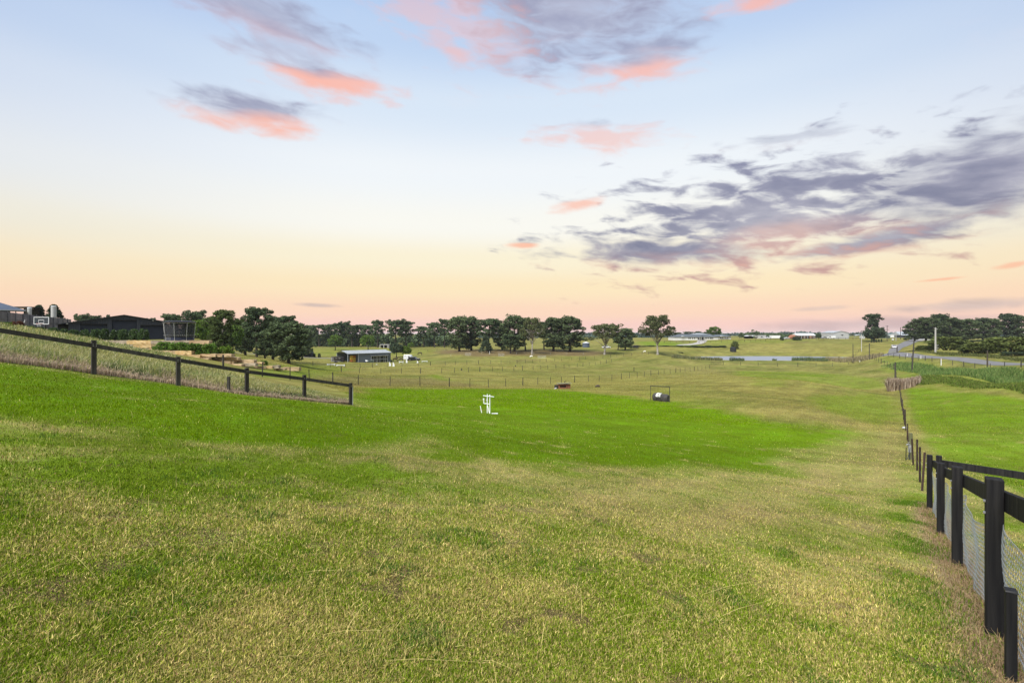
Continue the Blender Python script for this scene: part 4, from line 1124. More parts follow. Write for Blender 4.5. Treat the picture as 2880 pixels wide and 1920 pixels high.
# -- left dark timber fence
def left_fence():
    cols = [(-52, 14.95), (264, 17.4), (501, 20.0), (694, 21.2), (856, 23.0), (986, 25.9)]
    # straighten to one line with equal bays
    a = Vector(xy(264, 17.4)).to_2d(); b = Vector(xy(986, 25.9)).to_2d()
    d = (b - a).normalized()
    nrm = Vector((d.y, -d.x))
    root0 = gp(986, 25.9)
    t = thing('timber_fence', 'dark single-rail timber fence running down the left slope', 'fence', root0)
    me = post_mesh(0.135, 1.2, M['dark_timber'])
    pts = []
    for px, Y in cols:
        r = (px - CX) / F
        # intersect column bearing with the line a + s d
        s = (a.x - r * a.y) / (r * d.y - d.x)
        q = a + d * s
        pts.append(Vector((q.x, q.y, tz1(q.x, q.y))))
    rz = math.atan2(d.y, d.x)
    for k, p in enumerate(pts):
        o = link('post', me, t, p - root0, (0, 0, rz)); o.scale.z = 1 + 0.03 * math.sin(k * 2.1)
        bb = MB()
        off = Vector((nrm.x, nrm.y, 0)) * 0.118
        for sx in (-.045, .045):
            for z in (1.06, 1.0):
                c = p - root0 + off + Vector((d.x, d.y, 0)) * sx + Vector((0, 0, z))
                bb.tube([c - off * .06, c + off * .08], .011, 6)
        tag(bb.build('bolt_heads', M['bolt'], o), kind='stuff').matrix_parent_inverse = (Matrix.Translation(p - root0) @ Matrix.Rotation(rz, 4, 'Z')).inverted()
    for k in range(len(pts) - 1):
        off = Vector((nrm.x, nrm.y, 0)) * 0.092
        MB().beam(pts[k] - root0 + off + Vector((0, 0, 1.03)), pts[k + 1] - root0 + off + Vector((0, 0, 1.03)), .045, .15).build('rail', M['dark_timber'], t)
    # galvanised strut and wires at the end post
    e = pts[-1] - root0
    mw = MB()
    for k in range(len(pts) - 1):
        for z in (.25, .5, .75):
            mw.tube([pts[k] - root0 + Vector((0, 0, z)), pts[k + 1] - root0 + Vector((0, 0, z))], .0022, 4, False)
    mw.build('wire', M['wire'], t)
    mb = MB(); mb.tube([e + Vector((.12, -.02, 0)), e + Vector((.12, -.02, .98))], .02, 6)
    mb.build('galvanised_pipe', M['galv'], t)
    # short stub post in the weeds
    s = gp(643, 21.3)
    tag(MB().box((0, 0, .27), (.1, .1, .84)).build('stub_post', M['dark_timber'], None, s), 'short dark stub post in the weeds beside the left fence', 'post')
left_fence()

# -- right black fence
def right_fence():
    Ys = [1.62, 3.7, 5.93, 8.08, 10.7]
    base = [Vector((RF0 + RF1 * y, y, tz1(RF0 + RF1 * y, y))) for y in Ys]
    d = Vector((RF1, 1, 0)).normalized(); side = Vector((d.y, -d.x, 0)); rz = math.atan2(d.y, d.x)
    r0 = base[-1]
    t = thing('black_fence', 'black painted timber fence with chicken wire at the lower right', 'fence', r0)
    me = post_mesh(0.100, 1.2, M['black_timber'])
    for k, p in enumerate(base):
        if k == 0: continue
        o = link('post', me, t, p - r0, (0, 0, rz)); o.scale.z = (1, 1.0, 1.0, .99, 1.01)[k]
        m = o.modifiers.new('bevel', 'BEVEL'); m.width = .008; m.segments = 2
        bb = MB()
        for z in (1.02, .93):
            c = Vector((-.02, .05, z)); bb.tube([c, c + Vector((0, .014, 0))], .011, 6)
        tag(bb.build('bolt_heads', M['bolt'], o), kind='stuff')
    o = link('post', me, t, base[-1] - r0 + side * .16 + d * .1, (0, 0, rz))
    for k in range(len(base) - 1):
        off = side * .074
        MB().beam(base[k] - r0 + off + Vector((0, 0, 1.03)), base[k + 1] - r0 + off + Vector((0, 0, 1.03)), .045, .15).build('rail', M['black_timber'], t, bevel=.005)
    # chicken wire
    mb = MB(); cell = .045
    L_ = [(base[k + 1] - base[k]).length for k in range(4)]
    S = sum(L_); cum = [0, L_[0], L_[0] + L_[1], sum(L_[:3]), S]
    def wp(s, f):
        k = max(i for i in range(4) if cum[i] <= s + 1e-9)
        u = (s - cum[k]) / L_[k]
        b = base[k].lerp(base[k + 1], u)
        sag = .16 * math.sin(math.pi * u) ** 1.2
        top = .86 - sag
        bow = .03 * math.sin(s * 2.7 + f * 5) + .02 * math.sin(s * 7.1)
        return b - r0 + side * (.05 + bow * .6) + Vector((0, 0, .01 + f * top))
    nu = int(S / cell); nv = 17
    verts = {}
    def seg(p, q): mb.tube([p, q], .0017, 3, False)
    for i in range(nu):
        for j in range(nv):
            s0 = i * cell + (cell / 2 if j % 2 else 0)
            if s0 + cell > S: continue
            f0, f1, f2 = j / nv, (j + .42) / nv, (j + 1) / nv
            a = wp(s0, f0); b = wp(s0, f1)
            seg(a, b)
            seg(b, wp(s0 + cell / 2, f2)); seg(b, wp(max(0, s0 - cell / 2), f2))
    mb.build('chicken_wire', M['galv'], t)
    for f in (1.0, .5):
        w = MB(); w.tube([wp(S * i / 90 * .999, f) for i in range(91)], .0018, 4, False); w.build('strand', M['galv'], t)
    # fence that turns off to the right at the corner
    p2 = Vector((1, -.79, 0)).normalized()
    c0 = r0 + side * .16 + d * .1
    t2 = thing('black_fence', 'black single-rail fence leading off to the right behind the corner post', 'fence', c0)
    e = c0 + p2 * 2.7; e.z = tz1(e.x, e.y)
    link('post', me, t2, e - c0, (0, 0, rz))
    MB().beam(Vector((0, 0, 1.02)) + d * .1, e - c0 + Vector((0, 0, 1.02)) + d * .1, .045, .15).build('rail', M['black_timber'], t2, bevel=.005)
    # short capped post in front
    q = gp(2843, 2.98)
    h = -(1660 - HZ) / F * 2.98 - q.z
    sp = thing('short_post', 'short black post with a slanted cap at the lower right corner', 'post', q, rz)
    MB().box((0, 0, h / 2 - .15), (.075, .05, h + .3)).build('shaft', M['black_timber'], sp, bevel=.004)
    MB().add([(-.04, -.03, h), (.04, -.03, h), (.04, .03, h), (-.04, .03, h), (-.036, -.026, h + .012), (.036, -.026, h + .008), (.036, .026, h + .004), (-.036, .026, h + .008)],
             [(3, 2, 1, 0), (4, 5, 6, 7), (0, 1, 5, 4), (1, 2, 6, 5), (2, 3, 7, 6), (3, 0, 4, 7)]).build('cap', M['black'], sp)
right_fence()

def dry_tufts():
    n = 5200
    Y = rng.uniform(1.7, 11.5, n); off = rng.normal(0.02, 0.13, n)
    X = RF0 + RF1 * Y + off
    v = rng.uniform(.6, 1.35, n)[:, None]
    col = np.where(rng.uniform(0, 1, n)[:, None] < .8, C_DRY * v, C_GREEN * v)
    o = blades('dry_fence_grass', np.stack([X, Y, tz(X, Y)], 1), rng.uniform(.035, .11, n), .004 + .0005 * Y, col, 1.0, 2, droop=.2)
    tag(o, 'dead straw-coloured grass along the foot of the black fence', 'grass', kind='stuff')
    n = 9000
    s = rng.uniform(0, 1, n); Y = 3 + 9 * s; X = RF0 + RF1 * Y - np.abs(rng.normal(.45, .25, n))
    k = fbm(X, Y, .8, 51, 2) > .5
    X, Y = X[k], Y[k]
    o = blades('green_tufts', np.stack([X, Y, tz(X, Y)], 1), rng.uniform(.02, .06, len(X)), .004 + .0006 * Y, np.array((.095, .170, .016)) * rng.uniform(.7, 1.4, len(X))[:, None], .5, 2)
    tag(o, 'darker green tufts of grass beside the black fence', 'grass', kind='stuff')
dry_tufts()

def wire_fence(name, label, pts, spacing, h, mat, w, n=6, jitter=0.0, every=4, big=None, wires=(.35, .65, .95), rails=None, cat='fence', group=None, wire_mat=None):
    """pts: list of (px, Y); posts at even spacing along the polyline"""
    P2 = [Vector(xy(*p)) for p in pts]
    seg = [0]
    for i in range(len(P2) - 1): seg.append(seg[-1] + (P2[i + 1] - P2[i]).length)
    cnt = max(2, int(round(seg[-1] / spacing)) + 1)
    pos = []
    for k in range(cnt):
        s = seg[-1] * k / (cnt - 1)
        s = min(max(s + (random.uniform(-jitter, jitter) if 0 < k < cnt - 1 else 0), 0), seg[-1])
        i = max(j for j in range(len(seg) - 1) if seg[j] <= s + 1e-6)
        u = (s - seg[i]) / (seg[i + 1] - seg[i])
        q = P2[i].lerp(P2[i + 1], min(u, 1))
        pos.append(Vector((q.x, q.y, tz1(q.x, q.y))))
    r0 = pos[0]
    t = thing(name, label, cat, r0, 0, group)
    me = post_mesh(w, h, mat, n); mb_ = post_mesh(big or w * 1.5, h * 1.06, mat, n)
    for k, p in enumerate(pos):
        o = link('post', mb_ if k % every == 0 else me, t, p - r0, (random.gauss(0, .02), random.gauss(0, .02), random.uniform(0, 6)))
        o.scale.z = random.uniform(.93, 1.06)
    if wires:
        m = MB()
        for z in wires:
            m.tube([p - r0 + Vector((0, 0, z * h)) for p in pos], .003, 3, False)
        m.build('wire', wire_mat or M['wire'], t)
    if rails:
        for z in rails:
            for k in range(len(pos) - 1):
                MB().beam(pos[k] - r0 + Vector((0, -.06, z * h)), pos[k + 1] - r0 + Vector((0, -.06, z * h)), .05, .14).build('rail', mat, t)
    return t, pos

wire_fence('wire_fence', 'nearest post and wire fence crossing below the bright green lawn', [(628, 39), (742, 44), (884, 54), (961, 60), (1044, 64), (1250, 68), (1353, 75), (1487, 86), (1598, 98), (1711, 108), (1869, 135), (1996, 172)], 4.6, 1.3, M['dark_timber'], .10, jitter=.5)
wire_fence('wire_fence', 'second post and wire fence crossing behind the nearest one', [(960, 110), (1100, 114), (1253, 119), (1450, 139), (1600, 164), (1720, 190)], 4.6, 1.3, M['dark_timber'], .12, jitter=.7)
wire_fence('wire_fence', 'third post and wire fence, in front of the white jumps', [(880, 140), (1060, 149), (1260, 156), (1420, 170), (1560, 192), (1760, 214), (1850, 219)], 4.4, 1.25, M['dark_timber'], .12, jitter=.7)
wire_fence('wire_fence', 'wire fence along the foot of the dam wall', [(2034, 186), (2130, 184), (2240, 180), (2380, 179), (2440, 186)], 6.4, 1.4, M['dark_timber'], .13, jitter=.5)
wire_fence('wire_fence', 'wire fence along the near side of the road', [(2360, 222), (2420, 196), (2460, 172), (2560, 140), (2640, 122), (2760, 105), (2880, 92), (3000, 83)], 5.0, 1.2, M['dark_timber'], .12, jitter=.5)
wire_fence('wire_fence', 'wire fence running up the rise left of the road', [(2366, 214), (2400, 228), (2440, 262), (2470, 300)], 4.5, 1.2, M['old_post'], .1)
wire_fence('wire_fence', 'leaning wire fence between the dam and the picket line', [(2436, 182), (2470, 150), (2518, 124), (2521, 100)], 5.5, 1.4, M['old_post'], .12, jitter=.4)
wire_fence('wire_fence', 'wire fence behind the grey shed by the dark horse', [(1150, 262), (1240, 262), (1330, 258)], 5, 1.3, M['old_post'], .12, rails=(.9,))
wire_fence('rail_fence', 'timber rail fence left of the gravel drive', [(1868, 300), (1905, 301), (1940, 298)], 4.2, 1.3, M['old_post'], .16, wires=None, rails=(.92,))
wire_fence('rail_fence', 'timber rail fence right of the gravel drive before the house', [(1966, 299), (2030, 304), (2110, 308), (2190, 316), (2225, 318)], 4.2, 1.3, M['old_post'], .16, wires=None, rails=(.92,))
wire_fence('rail_fence', 'dark rail fence before the hut and the gabled shed', [(2255, 320), (2330, 322), (2420, 324), (2500, 326)], 5.2, 1.4, M['dark_timber'], .2, wires=None, rails=(.85,))
wire_fence('rail_fence', 'low dark rail fence in the paddock corner by the road bend', [(2496, 192), (2560, 188), (2610, 186)], 4, 1.1, M['old_post'], .12, wires=None, rails=(.9, .5))
wire_fence('wire_fence', 'white-topped tape fence around the riding paddock', [(1268, 208), (1310, 214), (1380, 218), (1500, 219), (1640, 224)], 8, 1.0, M['offwhite'], .05, wires=(.55, .95), wire_mat=M['offwhite'])
# low dark hedge line below the house
for i in range(13):
    px = 1792 + i * 20
    tree('bush_dark', i % 3, px, 271 + i * .2, 971 + (i % 2), 26, f'{ORD[i]} section from the left of the low dark hedge below the house', 'hedge below the house', 'hedge', 'hedge')

# -- picket line continuing the right fence
def picket_line():
    r0 = Vector((RF0 + RF1 * 13.6, 13.6, 0)); r0.z = tz1(r0.x, r0.y)
    t = thing('picket_fence', 'line of rusty steel pickets and old posts running away down the right side', 'fence', r0)
    def star(h):
        m = MB()
        for a in (0, 2.09, 4.19):
            m.beam((math.cos(a) * .016, math.sin(a) * .016, -.3), (math.cos(a) * .016, math.sin(a) * .016, h), .034, .007, (math.sin(a), -math.cos(a), 0))
        return m.mesh(M['picket'])
    st = star(1.08); pos = []
    for Y, tilt in ((13.6, -.10), (14.8, 0), (16.7, 0)):
        p = Vector((RF0 + RF1 * Y, Y, 0)); p.z = tz1(p.x, p.y); pos.append(p)
        link('picket', st, t, p - r0, (0, tilt * -1, .3))
    wp_ = post_mesh(.17, 1.3, M['green_post'], 10); wq = post_mesh(.13, 1.25, M['old_post'], 8)
    Y = 20.5; k = 0
    while Y < 100:
        p = Vector((RF0 + RF1 * Y, Y, 0)); p.z = tz1(p.x, p.y); pos.append(p)
        if k == 1: link('post', wp_, t, p - r0)
        elif k % 4 == 1: link('post', wq, t, p - r0)
        else: link('picket', st, t, p - r0, (random.gauss(0, .02), random.gauss(0, .02), k)).scale.z = random.uniform(.95, 1.1)
        Y += 3.5 + (.3 if k % 2 else 0); k += 1
    m = MB()
    for z in (.35, .65, .95): m.tube([p - r0 + Vector((0, 0, z)) for p in pos], .002, 3, False)
    m.build('wire', M['wire'], t)
    # tap on stand pipe
    p = gp(2558, 23.7)
    tp = thing('garden_tap', 'metal tap on a grey stand with hose beside the thick green post', 'tap', p)
    MB().box((0, 0, .55), (.1, .08, .34)).build('stand_box', M['grey_tin'], tp)
    MB().tube([(0, 0, 0), (0, 0, .8)], .02, 6).build('pipe', M['hose'], tp)
    MB().tube([(0, -.03, .76), (-.12, -.05, .78), (-.2, -.05, .74)], .022, 6).tube([(-.08, -.05, .78), (-.08, -.05, .86)], .012, 5).beam((-.14, -.05, .87), (-.02, -.05, .87), .02, .015).build('spout', M['bolt'], tp)
    MB().tube([(0, -.04, .6), (-.06, -.06, .35), (-.16, -.08, .1), (-.24, -.1, .02)], .012, 5).build('hose', M['hose'], tp)
    q = gp(2548, 23.4)
    tag(MB().tube([(0, 0, -.1), (.01, 0, .6)], .018, 6).build('thin_stake', M['black'], None, q), 'thin black stake left of the garden tap', 'stake')
    q = gp(2544, 36)
    mb = MB(); mb.tube([(-.16, 0, .05), (-.1, 0, .09), (0.02, .02, .1), (.14, .03, .07)], [.05, .085, .09, .05], 8)
    tag(mb.build('white_stone', M['offwhite'], None, q, smooth=True), 'white painted stone lying beside the picket line', 'stone')
picket_line()

# ================================================================== SANDSTONE TERRACES
def block_mesh(w, d, h, mat, seed):
    g = random.Random(seed)
    mb = MB(); nx = max(2, int(w / .35)); vs = []; fs = []
    # rough-sawn block: jittered grid on each face through a closed lattice
    xs = [w * (i / nx - .5) for i in range(nx + 1)]
    ring = [(-d / 2, 0), (-d / 2, h * .5), (-d / 2, h), (0, h), (d / 2, h), (d / 2, h * .5), (d / 2, 0), (0, 0)]
    for x in xs:
        for (y, z) in ring:
            vs.append((x + g.gauss(0, .012), y + g.gauss(0, .022), z + g.gauss(0, .012) - (0.02 if z > h * .9 and abs(x) > w * .45 else 0)))
    n = len(ring)
    for i in range(nx):
        for k in range(n): fs.append((i * n + k, i * n + (k + 1) % n, (i + 1) * n + (k + 1) % n, (i + 1) * n + k))
    fs.append(tuple(reversed(range(n)))); fs.append(tuple(nx * n + k for k in range(n)))
    mb.add(vs, [f[::-1] for f in fs])
    return mb.mesh(mat)

def stone_wall(label, blocks, seed):
    px0 = (blocks[0][0] + blocks[0][1]) / 2
    r0 = gp(px0, blocks[0][4])
    t = thing('sandstone_wall', label, 'retaining wall', r0)
    mats = ['stone', 'stone_grey', 'stone_gold']
    for i, (a, b, y0, y1, Y, m) in enumerate(blocks):
        w = (b - a) / F * Y - .02; h = (y1 - y0) / F * Y - .012
        c = Vector(((a + b) / 2 - CX, 0, 0)) / F * Y
        z = -(y1 - HZ) / F * Y
        d = .75
        o = link('stone_block', block_mesh(w, d, h, M[mats[m]], seed * 100 + i), t, Vector((c.x, Y + d / 2, z)) - r0, (0, 0, random.gauss(0, .012)))
up = []
edges = [232, 262, 299, 356, 410, 424, 443, 487, 532, 575, 588]; mm = [1, 1, 1, 2, 2, 1, 1, 1, 0, 0]
for i in range(len(edges) - 1): up.append((edges[i], edges[i + 1], 957, 967.5, 62, mm[i]))
for a, b, m in ((300, 330, 1), (330, 373, 1), (373, 426, 2), (426, 480, 0), (480, 540, 0), (540, 588, 0)): up.append((a, b, 968, 978, 61.9, m))
for a, b, m in ((340, 418, 1), (418, 428, 0), (428, 470, 1), (470, 530, 0)): up.append((a, b, 978.5, 988, 61.8, m))
stone_wall('long upper sandstone block wall below the hedge and trampoline', up, 1)
mid = [(425, 492, 986, 997, 58.5, 0), (492, 539, 986, 997, 58.5, 2), (516, 562, 997.5, 1006, 58.3, 2), (562, 606, 995, 1003.5, 58.6, 0), (606, 651, 994.5, 1003, 58.8, 0),
       (470, 516, 997.5, 1006, 58.2, 0), (541, 565, 1006.5, 1014, 58, 2), (565, 586, 1006.5, 1015, 58, 0)]
stone_wall('middle sandstone tier stepping down below the green shrubs', mid, 2)
low = [(585, 611, 1005, 1013.5, 59.5, 1), (611, 630, 1005, 1013.5, 59.5, 1), (630, 670, 1004.5, 1013, 59.6, 0), (598, 649, 1014, 1022.5, 59.3, 0), (649, 657, 1014, 1022, 59.4, 0), (657, 714, 1011, 1021, 60.3, 0),
       (632, 680, 1023, 1030, 59.2, 0), (680, 718, 1021.5, 1030, 59.8, 1), (714, 736, 1018, 1024, 61.5, 2), (713, 747, 1030, 1036.5, 61.8, 0), (747, 766, 1028.5, 1036.5, 62, 2), (766, 783, 1027, 1036, 62.2, 1),
       (792, 841, 1032.5, 1043, 66, 0), (770, 800, 1036, 1041, 63, 0)]
stone_wall('lowest sandstone steps ending in single blocks on the grass', low, 3)

# ================================================================== LEFT BUILDINGS
def ribbed(mb, x0, x1, y, ztop, z0, rib=.2, dep=.025):
    """vertical ribbed sheet facing -y; ztop is a function of x"""
    n = max(1, int(round((x1 - x0) / rib))); r = (x1 - x0) / n
    pts = []
    for i in range(n):
        a = x0 + i * r
        pts += [(a, y), (a + r * .55, y), (a + r * .65, y - dep), (a + r * .9, y - dep)]
    pts.append((x1, y))
    vs = [(px_, py_, z0) for px_, py_ in pts] + [(px_, py_, ztop(px_)) for px_, py_ in pts]
    k = len(pts)
    mb.add(vs, [(i, i + 1, k + i + 1, k + i) for i in range(k - 1)])
    return mb

def black_shed():
    Y0 = 76.0; rot = R(40); ca, sa = math.cos(rot), math.sin(rot)
    t0 = (349 - CX) / F; X0 = t0 * Y0
    zb = -(961 - HZ) / F * Y0
    r0 = Vector((X0, Y0, zb))
    t = thing('black_shed', 'large charcoal metal shed with three roller doors behind the hedge', 'shed', r0, rot)
    def X(px):
        k = (px - CX) / F
        return (k * Y0 - X0) / (ca - k * sa)
    def Z(py, px=349): return -(py - HZ) / F * (Y0 + X(px) * sa) - zb
    xl, xr = X(160), X(466); zp = Z(886); zl = Z(912.5, 160); zr = Z(905, 466)
    top = lambda x: zp + (zl - zp) * (x / xl) if x < 0 else zp + (zr - zp) * (x / xr)
    xm = X(192)
    doors = [(X(226), X(302), Z(911.5, 264)), (X(314), X(385), Z(900.5)), (X(395), X(460), Z(915, 428))]
    edges_ = [xm] + [e for d in doors for e in d[:2]] + [xr]
    mb = MB()
    for i in range(0, len(edges_), 2): ribbed(mb, edges_[i], edges_[i + 1], 0, top, 0)
    for a, b, zt in doors: ribbed(mb, a, b, 0, top, zt)
    D = 11.0
    mb.add([(xl, D, 0), (xr, D, 0), (xr, D, zr), (0, D, zp), (xl, D, zl)], [(0, 1, 2, 3, 4)])
    mb.add([(xr, 0, 0), (xr, D, 0), (xr, D, zr), (xr, 0, zr)], [(0, 1, 2, 3)])
    mb.add([(xl, 1.6, 0), (xl, D, 0), (xl, D, zl), (xl, 1.6, zl)], [(3, 2, 1, 0)])
    mb.build('wall', M['cladding'], t)
    MB().box(((xl + xm) / 2, 1.7, zl / 2), (xm - xl, .1, zl)).build('recessed_wall', M['cladding_dark'], t)  # near-black colour carries the shade inside the open lean-to
    for a, b, zt in doors:
        m = MB(); n = 22
        for k in range(n):
            z0, z1 = zt * k / n, zt * (k + 1) / n
            m.add([(a, .12, z0), (b, .12, z0), (b, .15, z1), (a, .15, z1)], [(0, 1, 2, 3)])
        d = m.build('roller_door', M['cladding_door'], t)
        MB().beam((a, -.02, zt + .06), (b, -.02, zt + .06), .06, .12).build('door_head', M['cladding_dark'], d)
    rf = MB(); ov = .25
    for (x0, z0, x1, z1) in ((xl - .15, top(xl) - .02, 0, zp), (0, zp, xr + .15, zr - .02)):
        rf.add([(x0, -ov, z0), (x1, -ov, z1), (x1, D + ov, z1), (x0, D + ov, z0), (x0, -ov, z0 + .07), (x1, -ov, z1 + .07), (x1, D + ov, z1 + .07), (x0, D + ov, z0 + .07)],
               [(3, 2, 1, 0), (4, 5, 6, 7), (0, 1, 5, 4), (1, 2, 6, 5), (2, 3, 7, 6), (3, 0, 4, 7)])
    rf.build('roof', M['cladding'], t)
    for px_, py_ in ((189, 910), (430, 901)):
        MB().box((X(px_), -.1, Z(py_, px_)), (.22, .12, .12)).build('flood_light', M['offwhite'], t)
black_shed()

def trampoline():
    Y = 67.5; s = Y / F
    b = gp(505, Y); zb = -(958.5 - HZ) * s
    t = thing('trampoline', 'round enclosed trampoline with pale poles and dark canopy right of the black shed', 'trampoline', (b.x, b.y, zb))
    Rr = 1.85; H = 2.5
    for k in range(8):
        a = 2 * math.pi * (k + .35) / 8
        MB().tube([(math.cos(a) * Rr * q, math.sin(a) * Rr * q, z) for q, z in ((.97, -.1), (.94, .45), (.97, .7), (1.0, 1.1), (1.03, 1.7), (1.06, H))], .026, 6).build('pole', M['offwhite'], t)
    ring = [(math.cos(a) * Rr * 1.06, math.sin(a) * Rr * 1.06, H) for a in np.linspace(0, 2 * math.pi, 33)]
    MB().tube(ring, .02, 6, False).build('top_ring', M['offwhite'], t)
    MB().tube([(0, 0, .56), (0, 0, .62)], Rr * .96, 32).build('mat', M['black'], t)
    m = MB()
    for k in range(56):
        a = 2 * math.pi * k / 56
        m.tube([(math.cos(a) * Rr * .9, math.sin(a) * Rr * .9, .66), (math.cos(a) * Rr * 1.0, math.sin(a) * Rr * 1.0, .84)], .018, 4)
    tag(m.build('springs', M['offwhite'], t), kind='stuff')
    sk = MB(); n = 32
    for k in range(n):
        a0, a1 = 2 * math.pi * k / n, 2 * math.pi * (k + 1) / n
        p = [(math.cos(a) * Rr * .93, math.sin(a) * Rr * .93) for a in (a0, a1)]
        sk.add([(*p[0], .0), (*p[1], .0), (*p[1], .55), (*p[0], .55)], [(0, 1, 2, 3)])
    sk.build('skirt', M['bluecloth'], t)
    net = glassy('net_mesh', (.012, .014, .018), .8, .72)
    nn = MB()
    for k in range(n):
        a0, a1 = 2 * math.pi * k / n, 2 * math.pi * (k + 1) / n
        p = [(math.cos(a) * Rr * .95, math.sin(a) * Rr * .95) for a in (a0, a1)]
        nn.add([(*p[0], .63), (*p[1], .63), (*p[1], H - .05), (*p[0], H - .05)], [(0, 1, 2, 3)])
    nn.build('net', net, t)
    MB().tube([(0, 0, H + .05), (0, 0, H + .16), (0, 0, H + .3)], [Rr * 1.1, Rr * 1.1, Rr * .75], 24).build('canopy', M['black'], t)
    q = MB()
    for z in (.05, .3, .5): q.beam((-.3, -2.2, z), (.25, -2.2, z), .03, .03)
    for x in (-.3, .25): q.beam((x, -2.2, 0), (x, -2.2, .55), .03, .03)
    tag(q.build('step_ladder', M['grey_tin'], t))
trampoline()

def paling_fence():
    a = gp(-60, 57); b = gp(200, 92)
    a.z = -(868 - HZ) / F * 57 - 1.9; b.z = -(898 - HZ) / F * 92 - 1.9
    t = thing('paling_fence', 'grey weathered paling fence along the garden at far left', 'fence', a)
    L_ = b - a; n = 200; d2 = Vector((L_.x, L_.y, 0)).normalized(); nrm = Vector((d2.y, -d2.x, 0))
    panels = 14
    for p in range(panels):
        m = MB()
        for k in range(15):
            u = (p + k / 15) / panels; q = L_ * u
            h = 1.88 + random.uniform(-.03, .03)
            m.beam(q + nrm * (.0 if k % 2 else .022) + Vector((0, 0, -.6)), q + nrm * (.0 if k % 2 else .022) + Vector((0, 0, h)), .2, .018, nrm)
        tag(m.build('palings', M['paling'], t), kind='stuff')
        q = L_ * (p / panels)
        MB().box(q + nrm * .09 + Vector((0, 0, .6)), (.1, .1, 2.7), math.atan2(d2.y, d2.x)).build('post', M['paling'], t)
        for z in (.95,):
            MB().beam(q + nrm * .06 + Vector((0, 0, z)), L_ * ((p + 1) / panels) + nrm * .06 + Vector((0, 0, z)), .04, .09).build('rail', M['paling'], t)
paling_fence()

def corner_house():
    Y = 84.0; s = Y / F
    r0 = Vector(((72 - CX) * s, Y, -(900 - HZ) * s))
    t = thing('house', 'house with blue-grey hip roof cut by the left edge', 'house', r0, R(45))
    ze = -(872 - HZ) * s - r0.z; zt = ze + 1.9; D = 9.0; x0 = -16.0
    MB().add([(x0, 0, ze), (0, 0, ze), (-4.5, D / 2, zt), (x0, D / 2, zt), (0, D, ze), (x0, D, ze)], [(0, 1, 2, 3), (1, 4, 2), (4, 5, 3, 2)]).build('roof', M['bluegrey_roof'], t)
    MB().beam((x0, -.02, ze - .08), (.05, -.02, ze - .08), .12, .16).build('gutter', M['zinc'], t)
    MB().box((x0 / 2 - 1.0, D / 2 + .8, ze / 2 - .6), (-x0 - 2.0, D - 2.2, ze + 1.1)).build('wall', M['cladding_dark'], t)
    for x in (-1.2, -2.6, -4.0): MB().box((x, .2, ze / 2 - .5), (.12, .12, ze + .7)).build('verandah_post', M['dark_timber'], t)
    MB().add([(-5.6, 1.2, ze + .62), (-3.6, 1.2, ze + .62), (-3.9, 2.0, ze + .96), (-5.3, 2.0, ze + .96)], [(0, 1, 2, 3)]).build('roof_panel', M['slate_roof'], t)
    # flat roofed carport beyond it
    Y2 = 92; s2 = Y2 / F; q = gp(70, Y2); q.z = -(893 - HZ) * s2
    c = thing('carport', 'dark flat roofed carport between house and white column', 'carport', q)
    MB().box((0, 0, -(864.5 - HZ) * s2 - q.z), (4.2, 3, .18)).build('roof', M['cladding_dark'], c)
    for x in (-1.9, 1.6): MB().box((x, -1.3, .9), (.12, .12, 1.9)).build('post', M['dark_timber'], c)
    MB().box((.1, 1.2, .9), (3.0, .1, 1.8)).build('back_wall', M['cladding_dark'], c)
    # white columns
    for px_, Yc, top, w, lab in ((83, 86, 865, 9.5, 'short white round column beside the dark carport'), (151, 92, 861, 12, 'tall white column standing before the right conifer')):
        sc = Yc / F; b = gp(px_, Yc); z0 = -(900 - HZ) * sc
        cc = thing('white_column', lab, 'column', (b.x, b.y, z0))
        h = -(top - HZ) * sc - z0; r = w * sc / 2
        m = MB(); m.tube([(0, 0, -.6), (0, 0, h - .1)], r, 14); m.build('shaft', M['offwhite'], cc, smooth=False)
        MB().tube([(0, 0, h - .1), (0, 0, h - .02), (0, 0, h + .06)], [r * 1.06, r * 1.06, r * .7], 14).build('cap', M['white'], cc)
corner_house()

